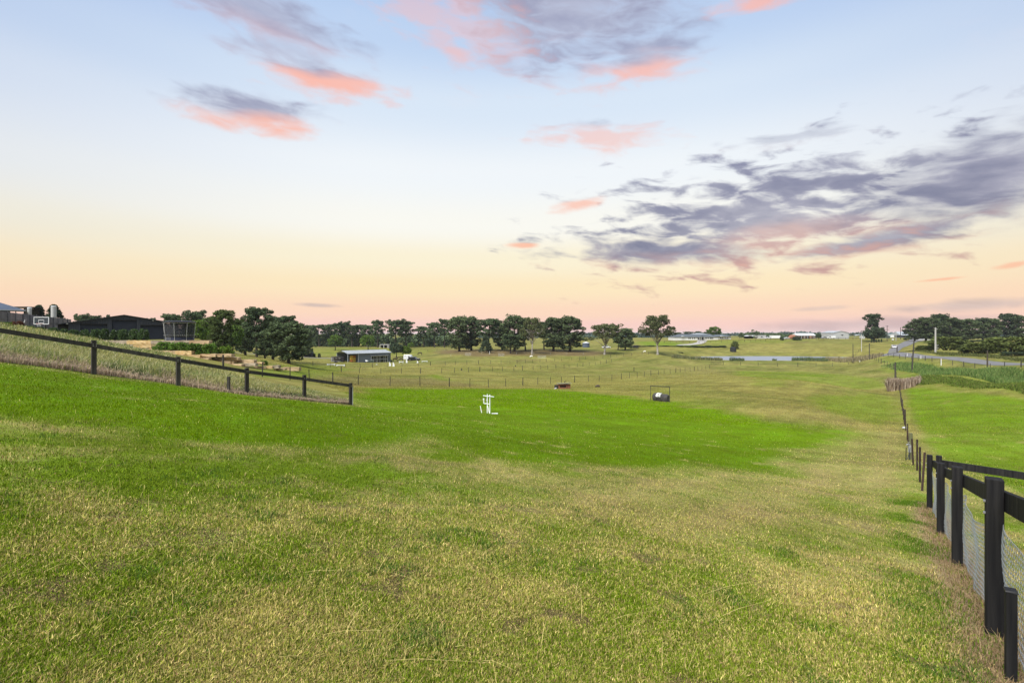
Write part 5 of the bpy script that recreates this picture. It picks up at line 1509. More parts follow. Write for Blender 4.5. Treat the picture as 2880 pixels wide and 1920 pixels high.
def basketball():
    Y = 56; s = Y / F
    b = gp(117, Y)
    zb = b.z
    t = thing('basketball_hoop', 'basketball backboard with white frame in front of the paling fence', 'basketball hoop', b)
    W = 41 * s; Z = lambda py: -(py - HZ) * s - zb
    z0, z1 = Z(911), Z(892)
    m = MB()
    MB().box((0, 0, (z0 + z1) / 2), (W - .1, .03, z1 - z0 - .1)).build('board', glassy('backboard', (.05, .06, .075), .1, .85), t)
    fr = MB()
    for z in (z0, z1): fr.beam((-W / 2, -.02, z), (W / 2, -.02, z), .05, .07)
    for x in (-W / 2, W / 2): fr.beam((x, -.02, z0 - .035), (x, -.02, z1 + .035), .05, .07)
    fr.build('frame', M['white'], t)
    tg = MB(); zc = z0 + .1
    for z in (zc, zc + .36): tg.beam((-.31, -.03, z), (.31, -.03, z), .03, .05)
    for x in (-.31, .31): tg.beam((x, -.03, zc), (x, -.03, zc + .36), .03, .05)
    tg.build('target_square', M['white'], t)
    ring = [(math.cos(a) * .23, -.3 + math.sin(a) * .23, z0 + .04) for a in np.linspace(0, 2 * math.pi, 17)]
    MB().tube(ring, .02, 5, False).build('rim', M['red'], t)
    nt_ = MB()
    for k in range(12):
        a = 2 * math.pi * k / 12
        nt_.tube([(math.cos(a) * .22, -.3 + math.sin(a) * .22, z0 + .02), (math.cos(a + .26) * .13, -.3 + math.sin(a + .26) * .13, z0 - .3)], .012, 4)
    tag(nt_.build('net', M['white'], t), kind='stuff')
    MB().tube([(0, .5, -.2), (0, .5, z0 + .2), (0, .1, z0 + .35)], .06, 8).build('pole', M['black'], t)
    q = gp(66, 54)
    g = thing('hoop_stand', 'thin dark pole with white bracket left of the backboard', 'pole', q)
    h = -(900 - HZ) / F * 54 - q.z
    MB().tube([(-.1, 0, -.2), (.08, 0, h - .25)], .03, 6).build('pole', M['black'], g)
    MB().tube([(.08, 0, h - .3), (.16, 0, h)], .045, 6).build('bracket', M['white'], g)
basketball()

# ================================================================== PADDOCK THINGS
def pipe_wicket():
    Y = 29.7; s = Y / F
    b = gp(1374, Y)
    t = thing('pipe_stand', 'white plastic pipe stand with crossbar on the green lawn', 'pipe stand', b)
    z0 = -(1161 - HZ) * s - b.z
    p = lambda px, py, dy=0.0: Vector(((px - 1374) * s, dy, -(py - HZ) * s - b.z - z0))
    r = .026
    MB().tube([p(1370.5, 1162), p(1370.5, 1107.5)], r, 8).build('upright', M['pvc'], t)
    MB().tube([p(1378, 1163, -.15), p(1378, 1108, -.15)], r, 8).build('upright', M['pvc'], t)
    MB().tube([p(1359, 1110.5, -.21), p(1390, 1114, -.21)], r * .85, 8).build('crossbar', M['pvc'], t)
    MB().tube([p(1360.8, 1124), p(1360.8, 1133.5), p(1361.5, 1134.2), p(1369.5, 1134.2)], r, 8).build('elbow_pipe', M['pvc'], t)
    MB().tube([p(1360.3, 1119.5), p(1360.3, 1124)], r * 1.7, 8).build('cup', M['pvc'], t)
    MB().tube([p(1370.2, 1122), p(1370.2, 1126.5)], r * 1.7, 8).build('collar', M['pvc'], t)
    MB().tube([p(1371, 1135), p(1378, 1134, -.15)], r * .8, 8).build('link_pipe', M['pvc'], t)
    MB().tube([p(1371.5, 1140), p(1377, 1161, -.13)], r * .8, 8).build('brace', M['pvc'], t)
    q = gp(1355.5, 29.6)
    tag(MB().tube([(0, 0, -.08), (-.1, 0, .42)], .024, 8).build('pipe_peg', M['pvc'], None, q), 'short leaning white pipe left of the pipe stand', 'pipe')
    q = gp(1392, 29.3)
    tag(MB().tube([(-.2, .02, .035), (.18, -.03, .04)], [.022, .03], 8).build('fallen_pipe', M['pvc'], None, q), 'short white pipe lying on the lawn right of the pipe stand', 'pipe')
pipe_wicket()

def goal():
    Y = 50; s = Y / F
    a = gp(1830, 50.6); b = gp(1883, 49)
    t = thing('goal_frame', 'dark metal goal frame standing on the lawn', 'goal', a)
    h = 1.56; d = b - a
    MB().tube([(0, 0, -.1), (0, 0, h)], .03, 8).build('post', M['dark_timber'], t)
    MB().tube([d + Vector((0, 0, -.1)), d + Vector((0, 0, h))], .035, 8).build('post', M['dark_timber'], t)
    MB().tube([(-.04, 0, h), d + Vector((.04, 0, h))], .035, 8).build('crossbar', M['dark_timber'], t)
    c = gp(1860, 50.1)
    bl = thing('covered_bale', 'dark tarpaulin covered bale lying inside the goal frame', 'bale', c, math.atan2(d.y, d.x))
    m = MB(); g = random.Random(4); n = 14
    for x0, x1, r0 in ((-.82, -.36, .42), (-.38, .82, .40)):
        pts = []; rad = []
        for k in range(6):
            u = k / 5; pts.append((x0 + (x1 - x0) * u, g.gauss(0, .015), .40)); rad.append(r0 * (0.86 if k in (0, 5) else 1) + g.gauss(0, .012))
        m.tube(pts, rad, n)
    o = m.build('tarpaulin', M['tarp'], bl)
    for v in o.data.vertices:
        if v.co.z < .16: v.co.z = max(-.04, v.co.z - .1)
        if abs(v.co.y) > .3: v.co.y *= .95
    mb = MB(); vs = []
    for i in range(9):
        a_ = -.35 + i * .22
        y, z = -math.sin(a_) * .44, .40 + math.cos(a_) * .44
        vs += [(-.42, y, z), (-.12, y - .005, z + .005), (.13, y, z)]
    mb.add(vs, [(3 * i + j, 3 * i + j + 1, 3 * i + j + 4, 3 * i + j + 3) for i in range(8) for j in range(2)])
    o = mb.build('white_cloth', M['cloth'], bl); md = o.modifiers.new('thick', 'SOLIDIFY'); md.thickness = .015
goal()

def coop():
    b = gp(1585, 69)
    t = thing('chicken_coop', 'low red-brown timber coop with grey tin roof on the lawn edge', 'coop', b, R(14))
    L_, D, H = 1.75, .9, .62
    MB().box((0, 0, H / 2), (L_, D, H)).build('body', M['brick'], t)
    for k in range(9): MB().box((-L_ / 2 + .1 + k * .195, -D / 2 - .012, H / 2), (.16, .02, H - .04)).build('board', M['brick'], t)
    MB().box((-.25, -D / 2 - .03, H * .62), (.9, .02, .22)).build('opening', M['darkgap'], t)  # flat dark panel on the solid body, painted as the shade inside
    MB().beam((-L_ / 2 - .15, -.5, H + .10), (L_ / 2 + .1, -.5, H + .16), .5, .03, (0, .2, 1)).build('roof_sheet', M['grey_tin'], t)
    MB().beam((-L_ / 2 - .1, 0.1, H + .18), (L_ / 2 + .12, 0.1, H + .22), .8, .03, (0, .1, 1)).build('roof_sheet', M['grey_tin'], t)
    MB().box((-L_ / 2 - .2, 0, .3), (.36, .7, .5)).build('nest_box', M['dark_timber'], t)
    MB().beam((-L_ / 2 - .35, -.3, .22), (-L_ / 2 - .62, -.5, .03), .3, .03).build('ramp', M['grey_tin'], t)
    h = thing('bird', 'small black bird perched on the coop roof', 'bird', b + Vector((.2, .1, H + .25)), .4)
    MB().tube([(-.2, 0, .14), (-.08, 0, .1), (.03, 0, .1), (.1, 0, .17), (.14, 0, .2), (.2, 0, .19)], [.01, .05, .06, .035, .032, .004], 8).build('body', M['black'], h, smooth=True)
    for y in (-.02, .02): MB().tube([(0, y, -.02), (0, y, .06)], .006, 4).build('leg', M['black'], h)
    q = gp(1681, 76)
    m = MB(); m.tube([(-.42, 0, .04), (-.25, .02, .13), (0, 0, .2), (.2, -.03, .16), (.4, 0, .05)], [.06, .16, .22, .18, .06], 9)
    tag(m.build('rock', M['rock'], None, q), 'low dark brown log heap on the lawn between coop and goal', 'rock')
coop()

# ------------------------------------------------------------------ vehicles
def vehicle(name, label, cat, loc, rz, L_, W, H, paint, style='suv', scale=1):
    t = thing(name, label, cat, loc, rz)
    if style == 'sedan':
        prof = [(-.5, .30), (-.49, .55), (-.36, .60), (-.22, .97), (.12, 1.0), (.27, .66), (.47, .56), (.5, .32), (.49, .16), (-.49, .16)]
    elif style == 'van':
        prof = [(-.5, .2), (-.5, .98), (-.45, 1.0), (.22, 1.0), (.36, .62), (.48, .52), (.5, .22), (.48, .15), (-.49, .15)]
    else:
        prof = [(-.5, .30), (-.49, .58), (-.44, .97), (-.36, 1.0), (.08, .99), (.2, .64), (.45, .56), (.5, .46), (.5, .2), (.48, .17), (-.49, .17)]
    p = [(x * L_, z * H) for x, z in prof]
    o = MB().prism(p, -W / 2, W / 2).build('body', paint, t)
    md = o.modifiers.new('bevel', 'BEVEL'); md.width = .07; md.segments = 2; md.limit_method = 'ANGLE'
    top = 0.93 * H
    for sgn in (-1, 1):
        y = sgn * (W / 2 + .006)
        q = [(-.40, .63), (-.34, .93), (.06, .93), (.15, .63)] if style != 'sedan' else [(-.27, .63), (-.19, .91), (.1, .93), (.2, .66)]
        if style == 'van': q = [(.02, .6), (.02, .9), (.2, .9), (.3, .6)]
        vs = [(x * L_, y, z * H) for x, z in q]
        MB().add(vs, [(0, 1, 2, 3) if sgn > 0 else (3, 2, 1, 0)]).build('side_window', M['glass'], t)
        for x in (-.31, .31):
            w = MB().tube([(x * L_, sgn * (W / 2 - .2), .33), (x * L_, sgn * (W / 2 + .01), .33)], .33, 14).build('wheel', M['tyre'], t)
            MB().tube([(x * L_, sgn * (W / 2 + .012), .33), (x * L_, sgn * (W / 2 + .02), .33)], .19, 10).build('rim', M['chrome'], w)
        MB().box((.485 * L_, sgn * W * .34, .52 * H), (.06, .3, .12)).build('headlight', M['offwhite'], t)
        MB().box((-.49 * L_, sgn * W * .38, .55 * H), (.06, .2, .16)).build('tail_light', M['red'], t)
    xa, za, xb, zb = ((.13, .97, .25, .68) if style == 'sedan' else (.23, .97, .345, .66)) if style != 'suv' else (.095, .95, .19, .67)
    off = .02
    MB().add([(xa * L_ + off, -W * .43, za * H), (xb * L_ + off, -W * .45, zb * H), (xb * L_ + off, W * .45, zb * H), (xa * L_ + off, W * .43, za * H)], [(0, 1, 2, 3)]).build('windscreen', M['glass'], t)
    xr, zr, xs, zs = (-.235, .95, -.345, .63) if style == 'sedan' else (-.452, .93, -.488, .62)
    MB().add([(xr * L_ - off, -W * .42, zr * H), (xs * L_ - off, -W * .44, zs * H), (xs * L_ - off, W * .44, zs * H), (xr * L_ - off, W * .42, zr * H)], [(3, 2, 1, 0)]).build('rear_window', M['glass'], t)
    return t
vehicle('parked_car', 'dark car parked in front of the white horse trailer', 'car', gp(1165, 197), R(-12), 4.7, 1.85, 1.6, M['car_dark'])
vehicle('car', 'white car driving away up the country road', 'car', gp(2514, 228) + Vector((0, 0, .07)), R(60), 4.6, 1.85, 1.5, M['car_white'], 'sedan')
vehicle('parked_car', 'white van parked left of the grey gabled shed', 'van', gp(2337, 334), R(160), 5.2, 1.95, 2.1, M['car_white'], 'van')
vehicle('parked_car', 'white car parked between the site cabin and the container', 'car', gp(2160, 336), R(10), 4.4, 1.8, 1.45, M['car_white'], 'sedan')
vehicle('parked_car', 'silver car parked left of the white van', 'car', gp(2317, 335), R(175), 4.6, 1.8, 1.45, M['grey_tin'], 'sedan')
vehicle('parked_car', 'dark four-wheel drive parked behind the rounded dark pine', 'car', gp(1783, 262), R(170), 4.8, 1.9, 1.7, M['car_dark'])
vehicle('parked_car', 'white car parked behind the trunk of the spreading gum', 'car', gp(1705, 266), R(5), 4.6, 1.8, 1.5, M['car_white'], 'sedan')
vehicle('parked_car', 'white car at the far end of the drive right of the container', 'car', gp(2212, 332), R(20), 4.4, 1.8, 1.4, M['car_white'], 'sedan')

def horse_float():
    t = thing('horse_trailer', 'white horse trailer with rounded front beside the dark car', 'trailer', gp(1148, 199), R(-12))
    o = MB().prism([(-1.7, .45), (-1.7, 2.1), (-1.5, 2.35), (.9, 2.35), (1.5, 1.9), (1.75, 1.1), (1.6, .45)], -.95, .95).build('body', M['car_white'], t)
    md = o.modifiers.new('bevel', 'BEVEL'); md.width = .12; md.segments = 2; md.limit_method = 'ANGLE'
    for s in (-1, 1):
        MB().box((.7, s * .96, 1.6), (.6, .02, .45)).build('window', M['glass'], t)
        MB().tube([(-.2, s * .8, .32), (-.2, s * 1.0, .32)], .32, 12).build('wheel', M['tyre'], t)
        MB().box((-.2, s * .98, .72), (1.0, .06, .12)).build('mudguard', M['white'], t)
    MB().box((-.9, -.96, 1.9), (.35, .02, .2)).build('vent', M['glass'], t)
    MB().tube([(1.6, 0, .45), (2.5, 0, .45)], .05, 6).build('drawbar', M['black'], t)
horse_float()

# ------------------------------------------------------------------ animals (one skinned body each)
def animal_mesh(kind, mat):
    if kind == 'horse_graze':
        J = [((-.75, 0, 1.25), .24), ((-.3, 0, 1.2), .30), ((.25, 0, 1.18), .29), ((.62, 0, 1.22), .25), ((.95, 0, 1.0), .16), ((1.2, 0, .62), .11), ((1.32, 0, .34), .10), ((1.28, 0, .12), .07)]
    elif kind == 'horse':
        J = [((-.75, 0, 1.25), .24), ((-.3, 0, 1.2), .30), ((.25, 0, 1.18), .29), ((.62, 0, 1.25), .25), ((.9, 0, 1.55), .17), ((1.1, 0, 1.85), .12), ((1.32, 0, 1.8), .10), ((1.55, 0, 1.62), .07)]
    else:
        J = [((-.42, 0, .55), .22), ((-.15, 0, .56), .27), ((.15, 0, .56), .27), ((.38, 0, .58), .21), ((.52, 0, .48), .12), ((.6, 0, .32), .09), ((.66, 0, .2), .075), ((.68, 0, .12), .05)]
    E = [(i, i + 1) for i in range(7)]
    def leg(root, pts):
        k = root
        for p in pts: J.append(p); E.append((k, len(J) - 1)); k = len(J) - 1
    if kind.startswith('horse'):
        for y in (-.17, .17):
            leg(0, [((-.72, y, .95), .14), ((-.62, y, .72), .10), ((-.82, y, .45), .06), ((-.76, y, .1), .045), ((-.7, y, .03), .06)])
            leg(3, [((.58, y, .85), .11), ((.6, y, .48), .065), ((.56, y, .12), .045), ((.6, y, .03), .06)])
        leg(0, [((-.98, 0, 1.15), .06), ((-1.1, 0, .75), .055), ((-1.08, 0, .45), .03)])
    else:
        for y in (-.13, .13):
            leg(0, [((-.4, y, .34), .09), ((-.44, y, .2), .05), ((-.4, y, .02), .04)])
            leg(3, [((.34, y, .3), .07), ((.34, y, .02), .04)])
    me = bpy.data.meshes.new(kind); me.from_pydata([j[0] for j in J], E, []); 
    o = bpy.data.objects.new('tmp', me); COL.objects.link(o)
    sk = o.modifiers.new('skin', 'SKIN'); sk.use_smooth_shade = True
    for i, j in enumerate(J):
        me.skin_vertices[0].data[i].radius = (j[1], j[1]); me.skin_vertices[0].data[i].use_root = (i == 1)
    sb = o.modifiers.new('sub', 'SUBSURF'); sb.levels = 1; sb.render_levels = 1
    dg = bpy.context.evaluated_depsgraph_get()
    out = bpy.data.meshes.new_from_object(o.evaluated_get(dg)); out.materials.clear(); out.materials.append(mat)
    bpy.data.objects.remove(o)
    return out
hg = animal_mesh('horse_graze', M['horse']); hs_ = animal_mesh('horse', M['horse_brown']); sh = animal_mesh('sheep', M['fleece'])
def animal(me, name, label, cat, px, Y, rz):
    t = tag(link(name, me, None, gp(px, Y), (0, 0, rz)), label, cat)
    return t
animal(hg, 'horse', 'dark horse grazing alone in the field behind the trailer', 'horse', 1181, 236, R(175))
animal(hs_, 'horse', 'brown horse standing between the grey shed and the trailer', 'horse', 1112, 192, R(20))
animal(hg, 'horse', 'dark horse with lowered head nearest the white trailer', 'horse', 1127, 190, R(190))
animal(sh, 'sheep', 'white sheep grazing before the central pine clump', 'sheep', 1494, 206, R(200))
animal(sh, 'sheep', 'white sheep grazing left of the tall lone gum', 'sheep', 1813, 232, R(170))

# ------------------------------------------------------------------ jumps, gates and bits in the riding paddock
def jump_wing(px, Y, label, h=1.5, rz=0.0):
    t = thing('jump_wing', label, 'horse jump', gp(px, Y), rz, 'white jump wings')
    MB().box((0, 0, h / 2), (.1, .08, h)).build('upright', M['white'], t)
    MB().add([(.05, -.03, .05), (.55, -.03, .05), (.5, -.03, h * .45), (.25, -.03, h * .85), (.05, -.03, h), (.05, .03, .05), (.55, .03, .05), (.5, .03, h * .45), (.25, .03, h * .85), (.05, .03, h)],
             [(0, 1, 2, 3, 4), (9, 8, 7, 6, 5), (0, 5, 6, 1), (1, 6, 7, 2), (2, 7, 8, 3), (3, 8, 9, 4)]).build('panel', M['white'], t)
    MB().box((.2, 0, .03), (.7, .5, .06)).build('foot', M['white'], t)
jump_wing(1095, 158, 'left white jump wing before the grey shed windows', 1.3)
jump_wing(1105, 155, 'right white jump wing before the grey shed windows', 1.3)
jump_wing(1142, 184, 'white jump wing in front of the horse trailer', 1.6)
jump_wing(1173, 178, 'small white jump wing right of the dark car', .8)
def poles(px, Y, label, n=3, L_=3.2, lift=.3):
    t = thing('cavaletti', label, 'horse jump', gp(px, Y), R(4), 'low white jumps')
    for k in range(n):
        MB().tube([(-L_ / 2, k * .7, lift), (L_ / 2, k * .7, lift)], .07, 7).build('pole', M['white'], t)
        for x in (-L_ / 2, L_ / 2):
            MB().beam((x, k * .7 - .2, 0), (x, k * .7 + .2, lift * 1.7), .07, .07).beam((x, k * .7 + .2, 0), (x, k * .7 - .2, lift * 1.7), .07, .07).build('cross_foot', M['white'], t)
poles(930, 154, 'leftmost low white jump poles in front of the grey shed', 2, 2.3)
poles(957, 153, 'second low white jump poles in front of the grey shed', 2, 2.3)
poles(1194, 182, 'low white jump poles right of the dark car', 2, 1.9)
poles(1128, 181, 'low white jump below the dark horse by the trailer', 2, 1.4, .45)
t = thing('crossed_jump', 'small white crossed jump in front of the shed windows', 'horse jump', gp(1059, 164), 0)
for s in (-1, 1): MB().beam((-.28 * s, 0, .02), (.28 * s, .03 * s, .6), .09, .05).build('bar', M['white'], t)
def farm_gate(px, Y, W, label, h=1.1, rz=0.0, mat='galv'):
    t = thing('farm_gate', label, 'gate', gp(px, Y), rz, 'steel farm gates')
    fr = MB()
    fr.tube([(-W / 2, 0, .15), (W / 2, 0, .15), (W / 2, 0, h), (-W / 2, 0, h), (-W / 2, 0, .15)], .04, 5, False); fr.build('frame', M[mat], t)
    MB().tube([(-W / 2, 0, h), (0, 0, .15), (W / 2, 0, h)], .03, 5, False).build('brace', M[mat], t)
    for z in (.4, .65, .88): MB().tube([(-W / 2, 0, z), (W / 2, 0, z)], .015, 4, False).build('bar', M[mat], t)
farm_gate(1317, 208, 2.4, 'left steel gate with crossed brace in the riding paddock', mat='offwhite')
farm_gate(1410, 205, 2.4, 'middle steel gate in the riding paddock', mat='offwhite')
farm_gate(1524, 203, 3.4, 'right steel gate before the dark pines', mat='offwhite')
farm_gate(1576, 238, 3.0, 'steel gate under the right side of the central pines', mat='offwhite')
farm_gate(2014, 186, 4.0, 'open dark gate at the left end of the dam fence', mat='old_post')
for px, Y, h, lab in ((1377, 216, 1.3, 'white post at the front edge of the central clump'), (2418, 182, 1.9, 'white marker post below the road bend')):
    tag(MB().tube([(0, 0, -.2), (0, 0, h)], .09, 8).build('marker_post', M['white'], None, gp(px, Y)), lab, 'post')
for i, (px, Y, lab) in enumerate(((1298, 132, 'left dark stump standing alone in the middle paddock'), (1450, 158, 'right dark stump standing alone in the middle paddock'))):
    tag(MB().tube([(0, 0, -.1), (0, 0, .3), (.05, 0, .55)], [.2, .16, .1], 7).build('stump', M['dark_timber'], None, gp(px, Y)), lab, 'stump')
tag(MB().tube([(0, 0, -.2), (0, 0, 1.3)], .1, 8).build('lone_post', M['old_post'], None, gp(1783, 152)), 'lone thick post in the paddock left of the drive gate', 'post')

def round_tank(px, Y, r, h, mat, label, roof=None):
    t = thing('water_tank', label, 'water tank', gp(px, Y))
    m = MB(); n = 24; vs = []
    for k in range(n * 2):
        a = math.pi * k / n; rr = r * (1 + (.01 if k % 2 else -.01)); vs.append((math.cos(a) * rr, math.sin(a) * rr))
    m.add([(x, y, -.3) for x, y in vs] + [(x, y, h) for x, y in vs], [(k, (k + 1) % (2 * n), 2 * n + (k + 1) % (2 * n), 2 * n + k) for k in range(2 * n)])
    m.build('shell', mat, t)
    MB().tube([(0, 0, h - .02), (0, 0, h + .04), (0, 0, h + r * .22), (0, 0, h + r * .28)], [r * 1.03, r * 1.03, r * .35, r * .02], 24).build('lid', roof or mat, t)
    MB().tube([(0, 0, h + r * .25), (0, 0, h + r * .25 + .18)], .3, 10).build('hatch', roof or mat, t)
round_tank(2062, 258, 1.55, 2.1, M['tank'], 'dark round water tank on the slope above the dam')
round_tank(1648, 275, 2.0, 2.5, M['bluegrey_roof'], 'grey water tank with white domed lid behind the central pines', M['white'])

# ================================================================== GREY SHED
def grey_shed():
    a = R(45); Yc = 178.0
    c = Vector(((978 - CX) / F * Yc, Yc, 0)); zb = -(1018.5 - HZ) / F * Yc
    c.z = zb
    t = thing('grey_shed', 'long grey metal shed with open left bay and white framed glass doors', 'shed', c, a)
    L_, W, H = 17.9, 9.1, 3.2; rise = .95; open_ = 4.2
    # local: x along the long front (front faces -y), y depth
    w = MB(); ribbed(w, open_, L_, 0, lambda x: H, -1.3, .22, .03)
    w.add([(L_, 0, -1.3), (L_, W, -1.3), (L_, W, H), (L_, W / 2, H + rise), (L_, 0, H)], [(0, 1, 2, 3, 4)])
    w.add([(0, W, -.3), (L_, W, -.3), (L_, W, H), (0, W, H)], [(3, 2, 1, 0)])
    w.add([(open_, 0.01, -.3), (open_, W, -.3), (open_, W, H), (open_, 0.01, H)], [(3, 2, 1, 0)])
    w.build('wall', M['grey_clad'], t)
    for x, y in ((.1, .1), (.1, W - .1), (4.2, -.08)): MB().box((x, y, H / 2 - .2), (.18, .18, H + .4)).build('column', M['zinc'], t)
    fr = MB()
    fr.beam((.1, 0, H - .1), (.1, W / 2, H + rise - .1), .1, .2).beam((.1, W / 2, H + rise - .1), (.1, W, H - .1), .1, .2).beam((.1, W * .3, H + rise * .55), (.1, W * .7, H + rise * .55), .08, .12)
    fr.build('truss', M['zinc'], t)
    rf = MB()
    for y0, z0, y1, z1 in ((-.3, H - .06, W / 2, H + rise), (W / 2, H + rise, W + .3, H - .06)):
        n = 80
        for k in range(n):
            x0, x1 = -.25 + (L_ + .5) * k / n, -.25 + (L_ + .5) * (k + 1) / n
            xm = x0 + (x1 - x0) * .75; u = .045
            rf.add([(x0, y0, z0), (xm, y0, z0), (xm, y1, z1), (x0, y1, z1), (xm, y0, z0 + u), (x1, y0, z0 + u), (x1, y1, z1 + u), (xm, y1, z1 + u)], [(0, 1, 2, 3), (4, 5, 6, 7), (1, 4, 7, 2)])
    rf.build('roof', M['zinc'], t)
    MB().beam((-.25, -.34, H - .1), (L_ + .25, -.34, H - .1), .12, .12).build('gutter', M['zinc'], t)
    # glazed doors
    x0, x1 = 9.4, 16.4; zt = 1.95; z0 = -.65
    g = MB().add([(x0, -.06, z0), (x1, -.06, z0), (x1, -.06, zt), (x0, -.06, zt)], [(0, 1, 2, 3)]).build('glass_front', M['glass'], t)
    m = MB()
    for z in (z0, .62, zt): m.beam((x0, -.09, z), (x1, -.09, z), .08, .09)
    for k in range(8):
        x = x0 + (x1 - x0) * (0, .16, .3, .40, .53, .78, .88, 1)[k]; m.beam((x, -.09, z0), (x, -.09, zt), .09, .08)
    m.build('frame', M['white'], g)
    MB().beam((x0 - .4, -.5, zt + .22), (x1 + .2, -.5, zt + .22), .9, .06).build('awning', M['zinc'], t)
    MB().box(((6 + L_) / 2, -1.2, -.95), (L_ - 6, 2.3, .5)).build('slab', M['concrete'], t)
    MB().box((L_ - .5, -.15, H - .35), (.18, .14, .18)).build('lamp', M['offwhite'], t)
    Rm = Matrix.Rotation(a, 4, 'Z')
    def loc(x, y, z=0.0): return c + Rm @ Vector((x, y, z))
    # things round the shed
    b = thing('hay_stack', 'yellow stacked load under the open shed bay', 'stacked load', loc(3.2, 2.4, -.1), a - .3)
    for i in range(2):
        for k in range(3):
            MB().box((i * 1.0 - .5, 0, .45 + k * .78), (.94, 1.1, .74)).build('bale', M['yellow'] if (i + k) % 3 else M['orange'], b)
    tr = thing('parked_truck', 'dark truck with small pale windows under the open shed bay', 'truck', loc(-1.6, 3.2, -.1), R(5))
    MB().box((0, 0, 1.25), (3.4, 2.0, 1.5)).build('body', M['black'], tr, bevel=.08)
    MB().prism([(-2.9, .5), (-2.9, 1.5), (-2.6, 2.05), (-1.72, 2.1), (-1.72, .5)], -.95, .95).build('cab', M['offwhite'], tr)
    for x in (-2.2, 1.1):
        for y in (-1.0, 1.0): MB().tube([(x, y - .12, .42), (x, y + .12, .42)], .42, 12).build('wheel', M['tyre'], tr)
    for x in (-.9, .2): MB().box((x, -1.01, 1.55), (.6, .03, .4)).build('window', M['offwhite'], tr)
    tl = thing('cage_trailer', 'brown mesh cage trailer left of the grey shed', 'trailer', gp(945, 172), R(2))
    for x in (-1.5, 0, 1.5):
        for y in (-.8, .8): MB().beam((x, y, .5), (x, y, 2.1), .07, .07).build('upright', M['old_post'], tl)
    cg = MB()
    for k in range(7):
        z = .7 + k * .22
        for y in (-.8, .8): cg.beam((-1.5, y, z), (1.5, y, z), .03, .09)
    tag(cg.build('slats', M['old_post'], tl), kind='stuff')
    MB().box((0, 0, .48), (3.2, 1.7, .12)).build('deck', M['grey_tin'], tl)
    MB().box((0, 0, 2.15), (3.2, 1.7, .06)).build('top_frame', M['old_post'], tl)
    for y in (-.85, .85): MB().tube([(0, y - .08, .3), (0, y + .08, .3)], .3, 10).build('wheel', M['tyre'], tl)
    bt = thing('covered_boat', 'white rounded load beneath a green cover by the shed wall', 'covered load', loc(6.6, -1.2, -.5), a)
    MB().tube([(-.1, -.2, .5), (.1, -.2, .85), (.5, -.2, .9), (.8, -.2, .5)], [.2, .45, .45, .2], 10).build('white_load', M['white'], bt, smooth=True)
    MB().box((1.9, .2, .55), (2.6, .9, .9)).build('green_cover', M['green_shed'], bt, bevel=.1)
    MB().box((-.45, -.2, .3), (.35, .5, .6)).build('blue_drum', M['bluecloth'], bt, bevel=.06)
    tree('bush_dark', 1, 1100.5, 186, 1011, 5, 'small dark shrub at the right corner of the grey shed', None, 'shrub', 'shrub')
grey_shed()

# far shelter by the pines
t = thing('stable', 'small pale open stable in front of the far pine row', 'stable', gp(1083, 318))
MB().box((0, 0, 2.2), (6.2, 4, .25)).build('roof', M['offwhite'], t)
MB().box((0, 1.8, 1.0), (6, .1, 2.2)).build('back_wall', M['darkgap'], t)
for x in (-2.9, -.4, 2.0, 2.9): MB().box((x, -1.7, 1.0), (.35, .15, 2.2)).build('post', M['offwhite'], t)
t = thing('hay_shelter', 'small grey hut left of the grey shed beyond the track', 'hut', gp(868, 208))
MB().box((0, 0, .9), (3.4, 2.6, 1.8)).build('wall', M['cladding'], t)
MB().prism([(-1.9, 1.8), (0, 2.7), (1.9, 1.8), (1.9, 1.9), (0, 2.8), (-1.9, 1.9)], -1.5, 1.5).build('roof', M['slate_roof'], t)
for i, px in enumerate((884, 898)):
    tree('bush_dark', i, px, 207, 993, 9, ('left', 'right')[i] + ' of two small round dark bushes by the grey hut', None, 'shrub', 'bush')

